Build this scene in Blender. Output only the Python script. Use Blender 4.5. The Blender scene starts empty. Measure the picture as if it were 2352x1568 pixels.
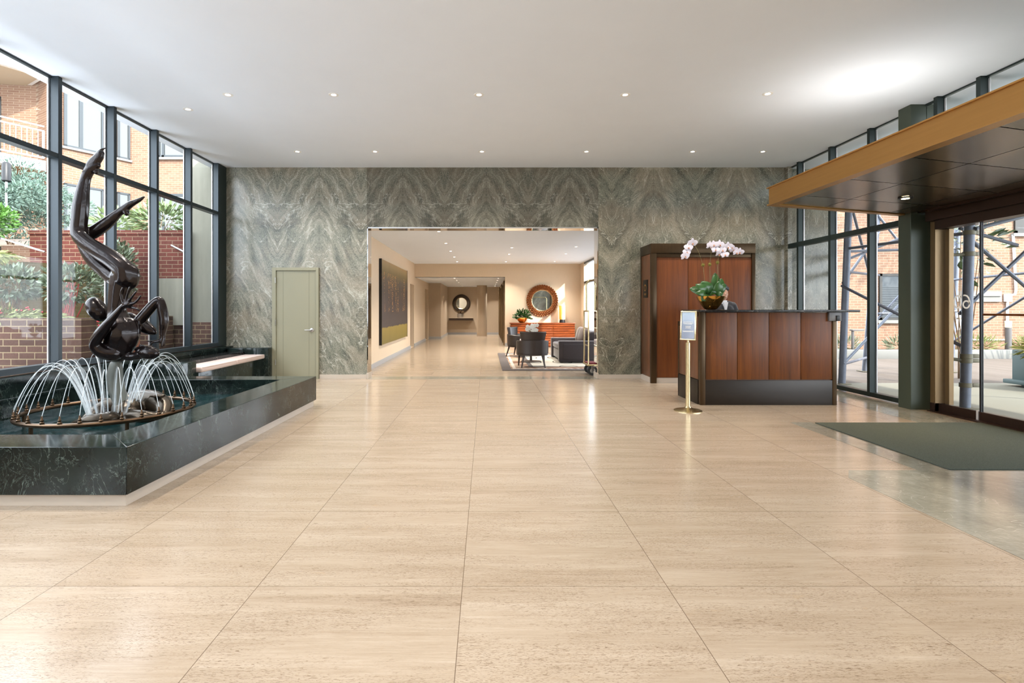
import bpy, bmesh, math, random
from mathutils import Vector, Matrix
PI = math.pi
SC = bpy.context.scene
COL = SC.collection
F, EYE, VX, VY = 1200.0, 1.30, 1116.0, 709.0     # focal length in pixels of the 2352 px frame, eye height, vanishing point


def at(x, y, d):
    """the world point seen at pixel (x, y) at the distance d down the hall"""
    return Vector(((x - VX) * d / F, d, EYE - (y - VY) * d / F))


# ------------------------------------------------------------------ objects
def tag(o, label=None, cat=None, group=None, kind=None):
    if label: o['label'] = label
    if cat: o['category'] = cat
    if group: o['group'] = group
    if kind: o['kind'] = kind
    return o


def empty(name, loc=(0, 0, 0), label=None, cat=None, group=None, kind=None):
    o = bpy.data.objects.new(name, None)
    COL.objects.link(o)
    o.location = loc
    o.empty_display_size = 0.1
    return tag(o, label, cat, group, kind)


def adopt(o, parent):
    o.parent = parent
    if parent.type == 'EMPTY':
        o.matrix_parent_inverse = Matrix.Translation(-Vector(parent.location))
    return o


def dup(o, loc=None, rotz=None, label=None, parent=None, top=True):
    c = o.copy()
    COL.objects.link(c)
    if parent is not None: c.parent = parent
    if top:
        if loc is not None: c.location = loc
        if rotz is not None: c.rotation_euler = (0, 0, rotz)
        if label: c['label'] = label
    for ch in list(o.children):
        dup(ch, parent=c, top=False)
    return c


def shade(me, ang=35):
    me.polygons.foreach_set('use_smooth', [True] * len(me.polygons))
    try:
        me.set_sharp_from_angle(angle=math.radians(ang))
    except Exception:
        pass


class MB:
    """collects shapes, then links them as ONE mesh object"""
    def __init__(self):
        self.bm = bmesh.new()

    def verts(self, pts):
        return [self.bm.verts.new(p) for p in pts]

    def face(self, vs):
        try:
            return self.bm.faces.new(vs)
        except ValueError:
            return None

    def box(self, x0, x1, y0, y1, z0, z1):
        v = self.verts([(x, y, z) for z in (z0, z1) for x, y in ((x0, y0), (x1, y0), (x1, y1), (x0, y1))])
        for f in ((3, 2, 1, 0), (4, 5, 6, 7), (0, 1, 5, 4), (1, 2, 6, 5), (2, 3, 7, 6), (3, 0, 4, 7)):
            self.face([v[i] for i in f])
        return self

    def bbox(self, x0, x1, y0, y1, z0, z1, b=.01, seg=2, m=None):
        """a box with rounded edges"""
        t = bmesh.new()
        bmesh.ops.create_cube(t, size=1)
        for v in t.verts:
            v.co = Vector((x0 + (v.co.x + .5) * (x1 - x0), y0 + (v.co.y + .5) * (y1 - y0), z0 + (v.co.z + .5) * (z1 - z0)))
        bmesh.ops.bevel(t, geom=t.edges[:], offset=b, segments=seg, affect='EDGES', profile=.5)
        return self.add(t, m)

    def add(self, t, m=None):
        mp = {}
        for v in t.verts:
            mp[v] = self.bm.verts.new(m @ v.co if m is not None else v.co)
        for f in t.faces:
            self.face([mp[v] for v in f.verts])
        t.free()
        return self

    def prism(self, poly, z0, z1, axis='z'):
        """poly = 2-D outline (counter-clockwise); axis z: (x, y); axis y: (x, z) from y=z0 to z1; axis x: (y, z)"""
        def P(p, h):
            return (p[0], p[1], h) if axis == 'z' else ((p[0], h, p[1]) if axis == 'y' else (h, p[0], p[1]))
        a = self.verts([P(p, z0) for p in poly])
        b = self.verts([P(p, z1) for p in poly])
        n = len(poly)
        self.face(a[::-1]); self.face(b)
        for i in range(n):
            self.face([a[i], a[(i + 1) % n], b[(i + 1) % n], b[i]])
        return self

    def ring(self, c, u, v, r, n, ru=1, rv=1):
        return self.verts([c + u * (r * ru * math.cos(2 * PI * i / n)) + v * (r * rv * math.sin(2 * PI * i / n)) for i in range(n)])

    def tube(self, pts, r, n=8, caps=True, closed=False):
        pts = [Vector(p) for p in pts]
        rs = r if isinstance(r, (list, tuple)) else [r] * len(pts)
        rings, u = [], None
        m = len(pts)
        for i, p in enumerate(pts):
            if closed:
                t = pts[(i + 1) % m] - pts[i - 1]
            else:
                t = pts[min(i + 1, m - 1)] - pts[max(i - 1, 0)]
            if t.length < 1e-9: t = Vector((0, 0, 1))
            t.normalize()
            if u is None:
                u = t.orthogonal().normalized()
            u = (u - t * u.dot(t))
            if u.length < 1e-6: u = t.orthogonal()
            u.normalize()
            rings.append(self.ring(p, u, t.cross(u), rs[i], n))
        pairs = list(zip(rings, rings[1:])) + ([(rings[-1], rings[0])] if closed else [])
        for a, b in pairs:
            for i in range(n):
                self.face([a[i], a[(i + 1) % n], b[(i + 1) % n], b[i]])
        if caps and not closed:
            self.face(rings[0][::-1]); self.face(rings[-1])
        return self

    def lathe(self, prof, c=(0, 0, 0), n=24, sx=1, sy=1, a0=0, a1=2 * PI, caps=False):
        c = Vector(c)
        full = abs(a1 - a0 - 2 * PI) < 1e-6
        k = n if full else n + 1
        rows = []
        for r, z in prof:
            if r < 1e-6:
                rows.append(self.verts([c + Vector((0, 0, z))]) * k)
            else:
                rows.append(self.verts([c + Vector((r * sx * math.cos(a0 + (a1 - a0) * i / n), r * sy * math.sin(a0 + (a1 - a0) * i / n), z)) for i in range(k)]))
        for a, b in zip(rows, rows[1:]):
            for i in range(n):
                j = (i + 1) % k
                q = [v for v in dict.fromkeys((a[i], a[j], b[j], b[i]))]
                if len(q) > 2: self.face(q)
        if full and caps:
            if prof[0][0] > 1e-5: self.face(rows[0][::-1])
            if prof[-1][0] > 1e-5: self.face(rows[-1])
        return self

    def ball(self, c, rx, ry=None, rz=None, sub=2, m=None):
        t = bmesh.new()
        bmesh.ops.create_icosphere(t, subdivisions=sub, radius=1)
        M = Matrix.Translation(Vector(c)) @ (m if m is not None else Matrix()) @ Matrix.Diagonal((rx, ry or rx, rz or rx, 1))
        return self.add(t, M)

    def leaf(self, p, d, L, w, up=None, bend=.15, fold=.25):
        """a pointed folded leaf of real outline, six faces"""
        d = Vector(d).normalized()
        s = d.cross(up if up is not None else Vector((random.uniform(-1, 1), random.uniform(-1, 1), random.uniform(-.2, 1))))
        if s.length < 1e-4: s = d.orthogonal()
        s.normalize()
        nrm = s.cross(d)
        p = Vector(p)
        mid = [p, p + d * L * .35 + nrm * bend * L * .35, p + d * L * .7 + nrm * bend * L * .4, p + d * L]
        ws = [0, w * .5, w * .42, 0]
        c = self.verts(mid)
        l = self.verts([mid[i] + s * ws[i] + nrm * ws[i] * fold for i in (1, 2)])
        r = self.verts([mid[i] - s * ws[i] + nrm * ws[i] * fold for i in (1, 2)])
        self.face([c[0], c[1], l[0]]); self.face([c[1], c[2], l[1], l[0]]); self.face([c[2], c[3], l[1]])
        self.face([c[1], c[0], r[0]]); self.face([c[2], c[1], r[0], r[1]]); self.face([c[3], c[2], r[1]])
        return self

    def build(self, name, mat, parent=None, smooth=True, ang=35, bevel=0, fix=True):
        me = bpy.data.meshes.new(name)
        if fix: bmesh.ops.recalc_face_normals(self.bm, faces=self.bm.faces[:])
        self.bm.to_mesh(me)
        self.bm.free()
        if mat is not None: me.materials.append(mat)
        if smooth: shade(me, ang)
        o = bpy.data.objects.new(name, me)
        COL.objects.link(o)
        if bevel:
            b = o.modifiers.new('bevel', 'BEVEL')
            b.width = bevel; b.segments = 2; b.limit_method = 'ANGLE'; b.angle_limit = math.radians(40)
        if parent is not None: adopt(o, parent)
        return o


def spline(pts, k=6):
    """Catmull-Rom through tuples of any length"""
    n = len(pts)
    out = []
    for i in range(n - 1):
        p0, p1, p2, p3 = pts[max(i - 1, 0)], pts[i], pts[i + 1], pts[min(i + 2, n - 1)]
        for j in range(k):
            t = j / k
            out.append(tuple(.5 * (2 * b + (c - a) * t + (2 * a - 5 * b + 4 * c - d) * t * t + (3 * b - a - 3 * c + d) * t ** 3) for a, b, c, d in zip(p0, p1, p2, p3)))
    out.append(tuple(pts[-1]))
    return out


def blob(name, chains, balls, voxel, mat, parent=None, smooth=6):
    """one continuous skin over chains of (x, y, z, r) and ellipsoids (centre, radii, rotation)"""
    mb = MB()
    for ch in chains:
        pts = spline(ch, 30)
        last = None
        for x, y, z, r in pts:
            p = Vector((x, y, z))
            if last is None or (p - last).length > .14 * r:
                mb.ball(p, r, sub=2)
                last = p
    for c, r, m in balls:
        mb.ball(c, r[0], r[1], r[2], sub=3, m=m)
    o = mb.build(name, None, None, smooth=False, fix=False)
    rm = o.modifiers.new('r', 'REMESH'); rm.mode = 'VOXEL'; rm.voxel_size = voxel
    sm = o.modifiers.new('s', 'SMOOTH'); sm.factor = .5; sm.iterations = smooth
    dg = bpy.context.evaluated_depsgraph_get()
    me = bpy.data.meshes.new_from_object(o.evaluated_get(dg))
    o.modifiers.clear()
    old = o.data
    o.data = me
    bpy.data.meshes.remove(old)
    me.name = name
    me.materials.clear(); me.materials.append(mat)
    me.polygons.foreach_set('use_smooth', [True] * len(me.polygons))
    if parent is not None: adopt(o, parent)
    return o


# ------------------------------------------------------------------ materials
def lin(r, g, b):
    def f(c):
        c /= 255
        return c / 12.92 if c <= .04045 else ((c + .055) / 1.055) ** 2.4
    return (f(r), f(g), f(b), 1)


class NT:
    def __init__(self, name):
        self.m = bpy.data.materials.new(name)
        self.m.use_nodes = True
        self.t = self.m.node_tree
        self.t.nodes.clear()
        self.out = self.t.nodes.new('ShaderNodeOutputMaterial')

    def n(self, typ, **kw):
        nd = self.t.nodes.new(typ)
        for k, v in kw.items(): setattr(nd, k, v)
        return nd

    def l(self, a, b):
        self.t.links.new(a, b)

    def math(self, op, a, b=None, c=None, clamp=False):
        nd = self.n('ShaderNodeMath', operation=op)
        nd.use_clamp = clamp
        for i, v in enumerate((a, b, c)):
            if v is None: continue
            if isinstance(v, (int, float)): nd.inputs[i].default_value = v
            else: self.l(v, nd.inputs[i])
        return nd.outputs[0]

    def mix(self, fac, a, b, blend='MIX'):
        nd = self.n('ShaderNodeMix', data_type='RGBA', blend_type=blend)
        for s, v in ((nd.inputs[0], fac), (nd.inputs[6], a), (nd.inputs[7], b)):
            if isinstance(v, (int, float)): s.default_value = v
            elif isinstance(v, (tuple, list)): s.default_value = v
            else: self.l(v, s)
        return nd.outputs[2]

    def coord(self, kind='Object'):
        return self.n('ShaderNodeTexCoord').outputs[kind]

    def sep(self, v):
        s = self.n('ShaderNodeSeparateXYZ'); self.l(v, s.inputs[0]); return s.outputs

    def comb(self, x, y, z):
        c = self.n('ShaderNodeCombineXYZ')
        for i, v in enumerate((x, y, z)):
            if isinstance(v, (int, float)): c.inputs[i].default_value = v
            else: self.l(v, c.inputs[i])
        return c.outputs[0]

    def map(self, v, scale=(1, 1, 1), rot=(0, 0, 0), loc=(0, 0, 0)):
        m = self.n('ShaderNodeMapping')
        m.inputs['Scale'].default_value = scale; m.inputs['Rotation'].default_value = rot; m.inputs['Location'].default_value = loc
        self.l(v, m.inputs[0]); return m.outputs[0]

    def noise(self, v, scale=5, detail=4, rough=.55, dist=0):
        nd = self.n('ShaderNodeTexNoise')
        nd.inputs['Scale'].default_value = scale; nd.inputs['Detail'].default_value = detail
        nd.inputs['Roughness'].default_value = rough; nd.inputs['Distortion'].default_value = dist
        if v is not None: self.l(v, nd.inputs['Vector'])
        return nd.outputs[0]

    def ramp(self, f, stops, interp='LINEAR'):
        nd = self.n('ShaderNodeValToRGB'); cr = nd.color_ramp; cr.interpolation = interp
        while len(cr.elements) < len(stops): cr.elements.new(.5)
        for e, (p, c) in zip(cr.elements, stops):
            e.position = p; e.color = c if len(c) == 4 else (*c, 1)
        self.l(f, nd.inputs[0]); return nd.outputs[0]

    def bump(self, h, strength=.2, dist=.01):
        nd = self.n('ShaderNodeBump'); nd.inputs['Strength'].default_value = strength; nd.inputs['Distance'].default_value = dist
        self.l(h, nd.inputs['Height']); return nd.outputs[0]

    def pbr(self, col, rough=.5, metal=0, spec=.5, normal=None, coat=0, emit=None, es=0, aniso=0, sheen=0):
        p = self.n('ShaderNodeBsdfPrincipled')
        for k, v in (('Base Color', col), ('Roughness', rough), ('Metallic', metal), ('Specular IOR Level', spec), ('Coat Weight', coat), ('Anisotropic', aniso), ('Sheen Weight', sheen)):
            if isinstance(v, (int, float)) or isinstance(v, (tuple, list)): p.inputs[k].default_value = v
            else: self.l(v, p.inputs[k])
        p.inputs['Coat Roughness'].default_value = .08
        if emit is not None:
            p.inputs['Emission Color'].default_value = emit; p.inputs['Emission Strength'].default_value = es
        if normal is not None: self.l(normal, p.inputs['Normal'])
        self.l(p.outputs[0], self.out.inputs[0])
        return p


def sc(c, k):
    return (min(c[0] * k, 1), min(c[1] * k, 1), min(c[2] * k, 1), 1)


def pm(name, col, rough=.5, metal=0, var=.12, scale=8, stretch=(1, 1, 1), bump=0, spec=.5, coat=0, sheen=0, aniso=0):
    t = NT(name)
    nz = t.noise(t.map(t.coord(), stretch), scale, 5, .6)
    c = t.mix(nz, sc(col, 1 - var * 1.6), sc(col, 1 + var * 1.6))
    t.pbr(c, rough, metal, spec, t.bump(nz, bump, .01) if bump else None, coat, sheen=sheen, aniso=aniso)
    return t.m


def wood(name, dark, light, rough=.3, coat=.3, sx=14, sz=.9):
    t = NT(name)
    v = t.map(t.coord(), (sx, sx, sz))
    a = t.noise(v, 1.0, 6, .65, .6)
    b = t.noise(t.map(t.coord(), (sx * 9, sx * 9, sz * 3)), 1.0, 3, .6)
    f = t.math('ADD', t.math('MULTIPLY', a, .75), t.math('MULTIPLY', b, .25))
    c = t.ramp(f, [(.3, dark), (.55, tuple((x + y) / 2 for x, y in zip(dark, light))), (.75, light)])
    t.pbr(c, rough, 0, .35, t.bump(b, .04, .002), coat)
    return t.m


def brick(name, cols, mortar, ux=1, uy=0, w=.21, h=.073, dirt=.25, mort=.012):
    t = NT(name)
    s = t.sep(t.coord())
    u = t.math('ADD', t.math('MULTIPLY', s[0], ux), t.math('MULTIPLY', s[1], uy))
    v = t.comb(u, s[2], 0)
    bt = t.n('ShaderNodeTexBrick')
    t.l(v, bt.inputs['Vector'])
    bt.inputs['Color1'].default_value = cols[0]; bt.inputs['Color2'].default_value = cols[1]; bt.inputs['Mortar'].default_value = mortar
    bt.inputs['Scale'].default_value = 1; bt.inputs['Mortar Size'].default_value = mort * .5; bt.inputs['Mortar Smooth'].default_value = .1
    bt.inputs['Brick Width'].default_value = w; bt.inputs['Row Height'].default_value = h
    n1 = t.noise(t.coord(), 2.2, 5, .65)
    n2 = t.noise(t.coord(), 40, 3, .6)
    c = t.mix(t.math('MULTIPLY', n1, dirt), bt.outputs['Color'], cols[2])
    c = t.mix(.25, c, t.ramp(n2, [(.3, (.25, .25, .25)), (.7, (1, 1, 1))]), 'MULTIPLY')
    hgt = t.math('SUBTRACT', t.math('MULTIPLY', n2, .2), bt.outputs['Fac'])
    t.pbr(c, .85, 0, .2, t.bump(hgt, .6, .008))
    return t.m


def glass(name, tint=(1, 1, 1, 1), refl=1.0):
    t = NT(name)
    tr = t.n('ShaderNodeBsdfTransparent'); tr.inputs[0].default_value = tint
    gl = t.n('ShaderNodeBsdfGlossy'); gl.inputs['Roughness'].default_value = .015
    lw = t.n('ShaderNodeLayerWeight'); lw.inputs[0].default_value = .5
    fr = t.math('ADD', .035, t.math('MULTIPLY', t.math('POWER', lw.outputs['Facing'], 5), .9))
    mx = t.n('ShaderNodeMixShader')
    nz = t.noise(t.coord(), .7, 2)
    t.l(t.math('MULTIPLY', fr, t.math('ADD', t.math('MULTIPLY', nz, .1), .36 * refl)), mx.inputs[0])
    t.l(tr.outputs[0], mx.inputs[1]); t.l(gl.outputs[0], mx.inputs[2]); t.l(mx.outputs[0], t.out.inputs[0])
    return t.m


def glow(name, col, strength):
    t = NT(name)
    e = t.n('ShaderNodeEmission'); e.inputs[1].default_value = strength
    nz = t.noise(t.coord(), 3, 2)
    t.l(t.mix(nz, sc(col, .97), col), e.inputs[0])
    t.l(e.outputs[0], t.out.inputs[0])
    return t.m


def flow(t, a, z, deg):
    """along / across coordinates of a flow running down at deg below the horizontal"""
    c_, s_ = math.cos(math.radians(deg)), math.sin(math.radians(deg))
    al = t.math('SUBTRACT', t.math('MULTIPLY', a, c_), t.math('MULTIPLY', z, s_))
    ac = t.math('ADD', t.math('MULTIPLY', a, s_), t.math('MULTIPLY', z, c_))
    return al, ac


def marble_wall(name):
    t = NT(name)
    s = t.sep(t.coord())
    axis = t.math('PINGPONG', t.math('ADD', s[0], 3.112), .78)
    lint = t.math('MULTIPLY', t.math('GREATER_THAN', s[0], -2.22), t.math('LESS_THAN', s[0], 2.10))       # the darker slabs over the opening
    right = t.math('GREATER_THAN', s[0], 2.10)
    z = t.math('ADD', s[2], t.math('MULTIPLY', right, 7.3))
    wz = t.noise(t.comb(axis, 0, z), 1.1, 3, .5)
    a2 = t.math('ADD', axis, t.math('MULTIPLY', t.math('SUBTRACT', wz, .5), .55))
    al, ac = flow(t, a2, z, 62)
    strk = t.math('SUBTRACT', 9, t.math('MULTIPLY', right, 4))
    f1 = t.noise(t.comb(t.math('MULTIPLY', al, 1.5), t.math('MULTIPLY', ac, strk), right), 1.0, 10, .66, .5)
    f2 = t.noise(t.comb(t.math('MULTIPLY', al, 19), t.math('MULTIPLY', ac, 36), right), 1.0, 5, .66, 3.2)
    big = t.noise(t.comb(t.math('MULTIPLY', al, .7), t.math('MULTIPLY', ac, 2.2), right), 1.0, 4, .6, .8)
    f = t.math('ADD', t.math('ADD', t.math('MULTIPLY', f1, .42), t.math('MULTIPLY', f2, .42)), t.math('MULTIPLY', big, .24))
    c = t.ramp(f, [(.40, lin(36, 42, 38)), (.47, lin(84, 87, 78)), (.53, lin(118, 117, 104)), (.59, lin(146, 143, 129)), (.67, lin(192, 189, 176))])
    warm = t.noise(t.comb(axis, 3, z), 1.3, 3, .6)
    c = t.mix(t.ramp(warm, [(.46, (0, 0, 0)), (.64, (.45, .45, .45))]), c, lin(138, 124, 106))
    c = t.mix(t.ramp(warm, [(.34, (.35, .35, .35)), (.48, (0, 0, 0))]), c, lin(78, 90, 80))
    dk = t.ramp(t.noise(t.comb(t.math('MULTIPLY', al, 1.1), t.math('MULTIPLY', ac, 4.5), 5), 1.0, 5, .6, 1.0), [(.62, (0, 0, 0)), (.72, (.7, .7, .7))])
    c = t.mix(dk, c, lin(56, 68, 62))
    sw = t.math('ABSOLUTE', t.math('SUBTRACT', t.noise(t.comb(t.math('MULTIPLY', al, 7), t.math('MULTIPLY', ac, 15), 2), 1.0, 4, .6, 3.0), .5))
    c = t.mix(t.ramp(sw, [(0, (.55, .55, .55)), (.02, (0, 0, 0))]), c, lin(190, 188, 174))
    vein = t.math('ABSOLUTE', t.math('SUBTRACT', t.noise(t.comb(t.math('MULTIPLY', al, .9), t.math('MULTIPLY', ac, 2.6), 8), 1.0, 5, .55, .8), .5))
    c = t.mix(t.ramp(vein, [(0, (.6, .6, .6)), (.006, (0, 0, 0))]), c, lin(208, 206, 194))
    c = t.mix(t.math('MULTIPLY', lint, .5), c, lin(140, 132, 120), 'MULTIPLY')
    c = t.mix(t.math('MULTIPLY', right, .35), c, lin(224, 212, 190), 'MULTIPLY')
    c = t.mix(t.math('MULTIPLY', t.math('LESS_THAN', axis, .003), .3), c, (.02, .02, .018, 1))
    t.pbr(c, t.math('ADD', .17, t.math('MULTIPLY', f2, .1)), 0, .45)
    return t.m


def green_marble(name, base=(.006, .009, .008, 1), mid=(.011, .019, .017, 1), vein=(.20, .26, .23, 1), rough=.1):
    t = NT(name)
    v = t.coord()
    w = t.noise(v, 2.5, 5, .6, 1.0)
    c = t.mix(t.ramp(w, [(.4, (0, 0, 0)), (.68, (1, 1, 1))]), base, mid)
    for s, wd, k, loc in ((2.6, .006, .7, 0), (6, .008, .6, 4), (13, .010, .45, 9), (30, .02, .25, 14)):
        a = t.math('ABSOLUTE', t.math('SUBTRACT', t.noise(t.map(v, (1.1, 1.1, .75), loc=(loc, loc, loc)), s, 5, .62, 1.4), .5))
        msk = t.math('MULTIPLY', t.ramp(a, [(0, (1, 1, 1)), (wd, (0, 0, 0))]), t.ramp(t.noise(t.map(v, loc=(loc + 2, 1, loc)), 3, 3, .6), [(.5, (0, 0, 0)), (.62, (k, k, k))]))
        c = t.mix(msk, c, vein)
    t.pbr(c, rough, 0, .3)
    return t.m


def travertine(name, tiles=True, col=None, rough=.18):
    t = NT(name)
    s = t.sep(t.coord())
    TX, TY = .959, .905
    gx = t.math('DIVIDE', t.math('ADD', s[0], .110 + 20 * TX), TX)
    gy = t.math('DIVIDE', t.math('ADD', s[1], -2.449 + 20 * TY), TY)
    idx = t.comb(t.math('FLOOR', gx), t.math('FLOOR', gy), 0)
    wn = t.n('ShaderNodeTexWhiteNoise', noise_dimensions='2D'); t.l(idx, wn.inputs['Vector'])
    off = t.n('ShaderNodeVectorMath', operation='SCALE'); t.l(wn.outputs['Color'], off.inputs[0]); off.inputs['Scale'].default_value = 11
    vv = t.n('ShaderNodeVectorMath', operation='ADD'); t.l(t.coord(), vv.inputs[0]); t.l(off.outputs[0], vv.inputs[1])
    v = vv.outputs[0]
    bands = t.noise(t.map(v, (.7, 9, 1)), 1.0, 6, .6, .4)
    fine = t.noise(t.map(v, (5, 90, 1)), 1.0, 7, .74, .5)
    f = t.math('ADD', t.math('MULTIPLY', bands, .5), t.math('MULTIPLY', fine, .5))
    c = t.ramp(f, [(.3, lin(136, 118, 100)), (.43, lin(156, 140, 121)), (.55, lin(166, 151, 133)), (.72, lin(180, 167, 151))])
    c = t.mix(t.math('MULTIPLY', t.math('SUBTRACT', wn.outputs['Value'], .3), .3, clamp=True), c, lin(160, 141, 118))
    zone = t.ramp(t.noise(t.map(v, (1.6, 6, 1)), 1.0, 4, .6), [(.40, (.10, .10, .10)), (.58, (1, 1, 1))])
    p1_ = t.ramp(t.noise(t.map(v, (34, 150, 1)), 1.0, 3, .6, .8), [(.60, (0, 0, 0)), (.64, (1, 1, 1))])
    p2_ = t.ramp(t.noise(t.map(v, (70, 330, 1)), 1.0, 2, .5, .4), [(.56, (0, 0, 0)), (.63, (1, 1, 1))])
    pm_ = t.math('MULTIPLY', t.math('MAXIMUM', p1_, t.math('MULTIPLY', p2_, .6)), zone)
    c = t.mix(t.math('MULTIPLY', pm_, .85), c, lin(98, 76, 54))
    blot = t.ramp(t.noise(t.map(v, (5, 16, 1)), 1.0, 4, .6, .8), [(.66, (0, 0, 0)), (.74, (.45, .45, .45))])
    c = t.mix(blot, c, lin(165, 143, 116))
    r = t.math('ADD', rough, t.math('MULTIPLY', pm_, .12))
    if tiles:
        fx = t.math('ABSOLUTE', t.math('SUBTRACT', t.math('FRACT', gx), .5))
        fy = t.math('ABSOLUTE', t.math('SUBTRACT', t.math('FRACT', gy), .5))
        j = t.math('MAXIMUM', t.math('GREATER_THAN', fx, .4982), t.math('GREATER_THAN', fy, .4982))
        c = t.mix(t.math('MULTIPLY', j, .75), c, lin(84, 66, 50))
    if col is not None: c = t.mix(.6, c, col)
    t.pbr(c, r, 0, .5, None)
    return t.m


def grey_stone(name):
    t = NT(name)
    v = t.coord()
    a = t.noise(t.map(v, (1, 1, 1), (0, 0, .5)), 2.2, 6, .6, .8)
    ss = t.sep(v); al, ac = flow(t, ss[0], ss[1], 30)
    b = t.noise(t.comb(t.math('MULTIPLY', al, 22), t.math('MULTIPLY', ac, 110), 0), 1.0, 5, .7, 1.2)
    f = t.math('ADD', t.math('MULTIPLY', a, .45), t.math('MULTIPLY', b, .55))
    c = t.ramp(f, [(.33, lin(112, 108, 96)), (.5, lin(138, 134, 120)), (.68, lin(166, 162, 149))])
    ve = t.math('ABSOLUTE', t.math('SUBTRACT', t.noise(v, 2.3, 3, .5, .7), .5))
    c = t.mix(t.ramp(ve, [(0, (.4, .4, .4)), (.003, (0, 0, 0))]), c, lin(190, 188, 176))
    s = t.sep(v)
    gy = t.math('ABSOLUTE', t.math('SUBTRACT', t.math('FRACT', t.math('DIVIDE', t.math('ADD', s[1], -3.333 + 20), 1.0)), .5))
    c = t.mix(t.math('MULTIPLY', t.math('GREATER_THAN', gy, .4975), .5), c, lin(90, 90, 80))
    t.pbr(c, .14, 0, .5)
    return t.m


M = {}
M['ceiling'] = pm('ceiling_paint', (.82, .88, .97, 1), .9, var=.015, scale=2, spec=.1)
M['marble'] = marble_wall('veined_grey_green_marble')
M['green'] = green_marble('dark_green_marble')
M['black_stone'] = green_marble('black_veined_granite', (.008, .008, .009, 1), (.02, .02, .02, 1), (.3, .28, .25, 1), .1)
M['floor'] = travertine('travertine_tiles')
M['trav'] = travertine('travertine_plain', False)
M['pale_stone'] = pm('pale_plinth_stone', lin(186, 174, 160), .35, var=.06, scale=6, stretch=(1, 1, 4))
M['grey_stone'] = grey_stone('grey_green_floor_stone')
M['gunmetal'] = pm('grey_gunmetal', lin(112, 110, 110), .5, .3, .05)
M['mirror_trim'] = pm('polished_steel', (.85, .84, .82, 1), .04, 1, .02)
M['steel'] = pm('satin_steel', (.55, .55, .56, 1), .28, 1, .05)
M['slate'] = pm('slate_blue_painted_metal', lin(37, 47, 53), .38, .3, .06, 3)
M['deep_green'] = pm('deep_green_painted_metal', lin(34, 45, 43), .38, .3, .06, 3)
M['olive'] = pm('olive_green_painted_column', lin(62, 70, 58), .45, .1, .05, 3)
M['chrome'] = pm('bright_glazing_strip', (.7, .69, .7, 1), .25, .4, .03)
M['glass'] = glass('window_glass')
M['door_paint'] = pm('sage_grey_door_paint', lin(140, 137, 115), .5, var=.02, scale=3)
M['beige'] = pm('beige_wallcovering', lin(210, 192, 168), .85, var=.04, scale=60, stretch=(1, 1, .1), spec=.15)
M['taupe'] = pm('taupe_wallcovering', lin(184, 168, 148), .85, var=.04, scale=60, stretch=(1, 1, .1), spec=.15)
M['base_grey'] = pm('grey_baseboard_paint', lin(168, 170, 172), .4, var=.03)
M['bronze'] = pm('dark_bronze_metal', lin(74, 58, 40), .34, .75, .12, 30, (1, 1, .05))
M['bronze_bright'] = pm('brushed_golden_bronze', lin(184, 138, 78), .36, .7, .08, 40, (.05, .05, 1))
M['bronze_soffit'] = pm('burnished_bronze_sheet', lin(104, 88, 70), .27, .9, .14, 2.2)
M['door_bronze'] = pm('brown_bronze_door_metal', lin(58, 42, 34), .4, .6, .1, 20, (1, 1, .1))
M['brass_jamb'] = pm('aged_brass', lin(118, 96, 66), .4, .55, .1, 30, (1, 1, .05))
M['kick'] = pm('blackened_bronze', lin(36, 29, 22), .4, .4, .2, 6, (1, 1, 3))
M['desk_wood'] = wood('cherry_veneer', lin(66, 34, 8), lin(128, 70, 18), .45, 0)
M['cab_wood'] = wood('red_brown_veneer', lin(76, 38, 12), lin(126, 68, 26), .45, 0)
M['side_wood'] = wood('brown_side_veneer', lin(74, 44, 26), lin(122, 78, 50), .35, .2)
M['brass'] = pm('polished_brass', lin(206, 190, 150), .26, 1, .04, 20)
M['gold'] = pm('hammered_gold', lin(214, 164, 82), .12, 1, .06, 30, bump=.05)
M['sculpt'] = pm('dark_patinated_bronze', lin(28, 19, 19), .25, .5, .25, 4, coat=.25)
M['verdigris'] = pm('verdigris_bronze', lin(90, 92, 86), .45, .4, .35, 5, (1, 1, .5), .2)
M['base_bronze'] = pm('olive_bronze', lin(60, 52, 42), .25, .7, .3, 5)
M['pipe'] = pm('brown_copper_pipe', lin(92, 72, 54), .3, .85, .25, 14)
M['mat'] = pm('green_grey_mat_pile', lin(84, 90, 82), .95, var=.5, scale=220, bump=.5, spec=.1)
M['cushion'] = pm('dusty_pink_upholstery', lin(188, 166, 156), .6, var=.06, scale=90, bump=.1, sheen=.3)
M['leather'] = pm('dark_brown_leather', lin(42, 32, 28), .42, var=.1, scale=30, bump=.08)
M['plum'] = pm('plum_grey_upholstery', lin(52, 43, 46), .7, var=.1, scale=60, bump=.08, sheen=.3)
M['taupe_cloth'] = pm('taupe_cushion_cloth', lin(96, 80, 72), .8, var=.08, scale=80, bump=.1, sheen=.3)
M['leg_wood'] = pm('dark_stained_wood', lin(48, 34, 26), .4, var=.15, scale=20, stretch=(3, 3, .3))
M['cred_wood'] = wood('orange_mahogany', lin(92, 40, 16), lin(156, 78, 34), .3, .3, 2, 14)
M['black'] = pm('black_metal', (.015, .015, .016, 1), .4, .3)
M['rubber'] = pm('black_rubber', (.02, .02, .02, 1), .7)
M['maroon'] = pm('maroon_carpet', lin(110, 34, 38), .95, var=.2, scale=150, bump=.3)
M['leaf_dark'] = pm('glossy_dark_green_leaf', lin(48, 84, 38), .32, var=.35, scale=9)
M['leaf_mid'] = pm('mid_green_leaf', lin(62, 112, 44), .4, var=.35, scale=9)
M['petal'] = pm('pale_pink_petal', lin(228, 222, 234), .5, var=.06, scale=30)
M['petal_white'] = pm('white_petal', lin(238, 238, 234), .5, var=.03, scale=30)
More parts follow.
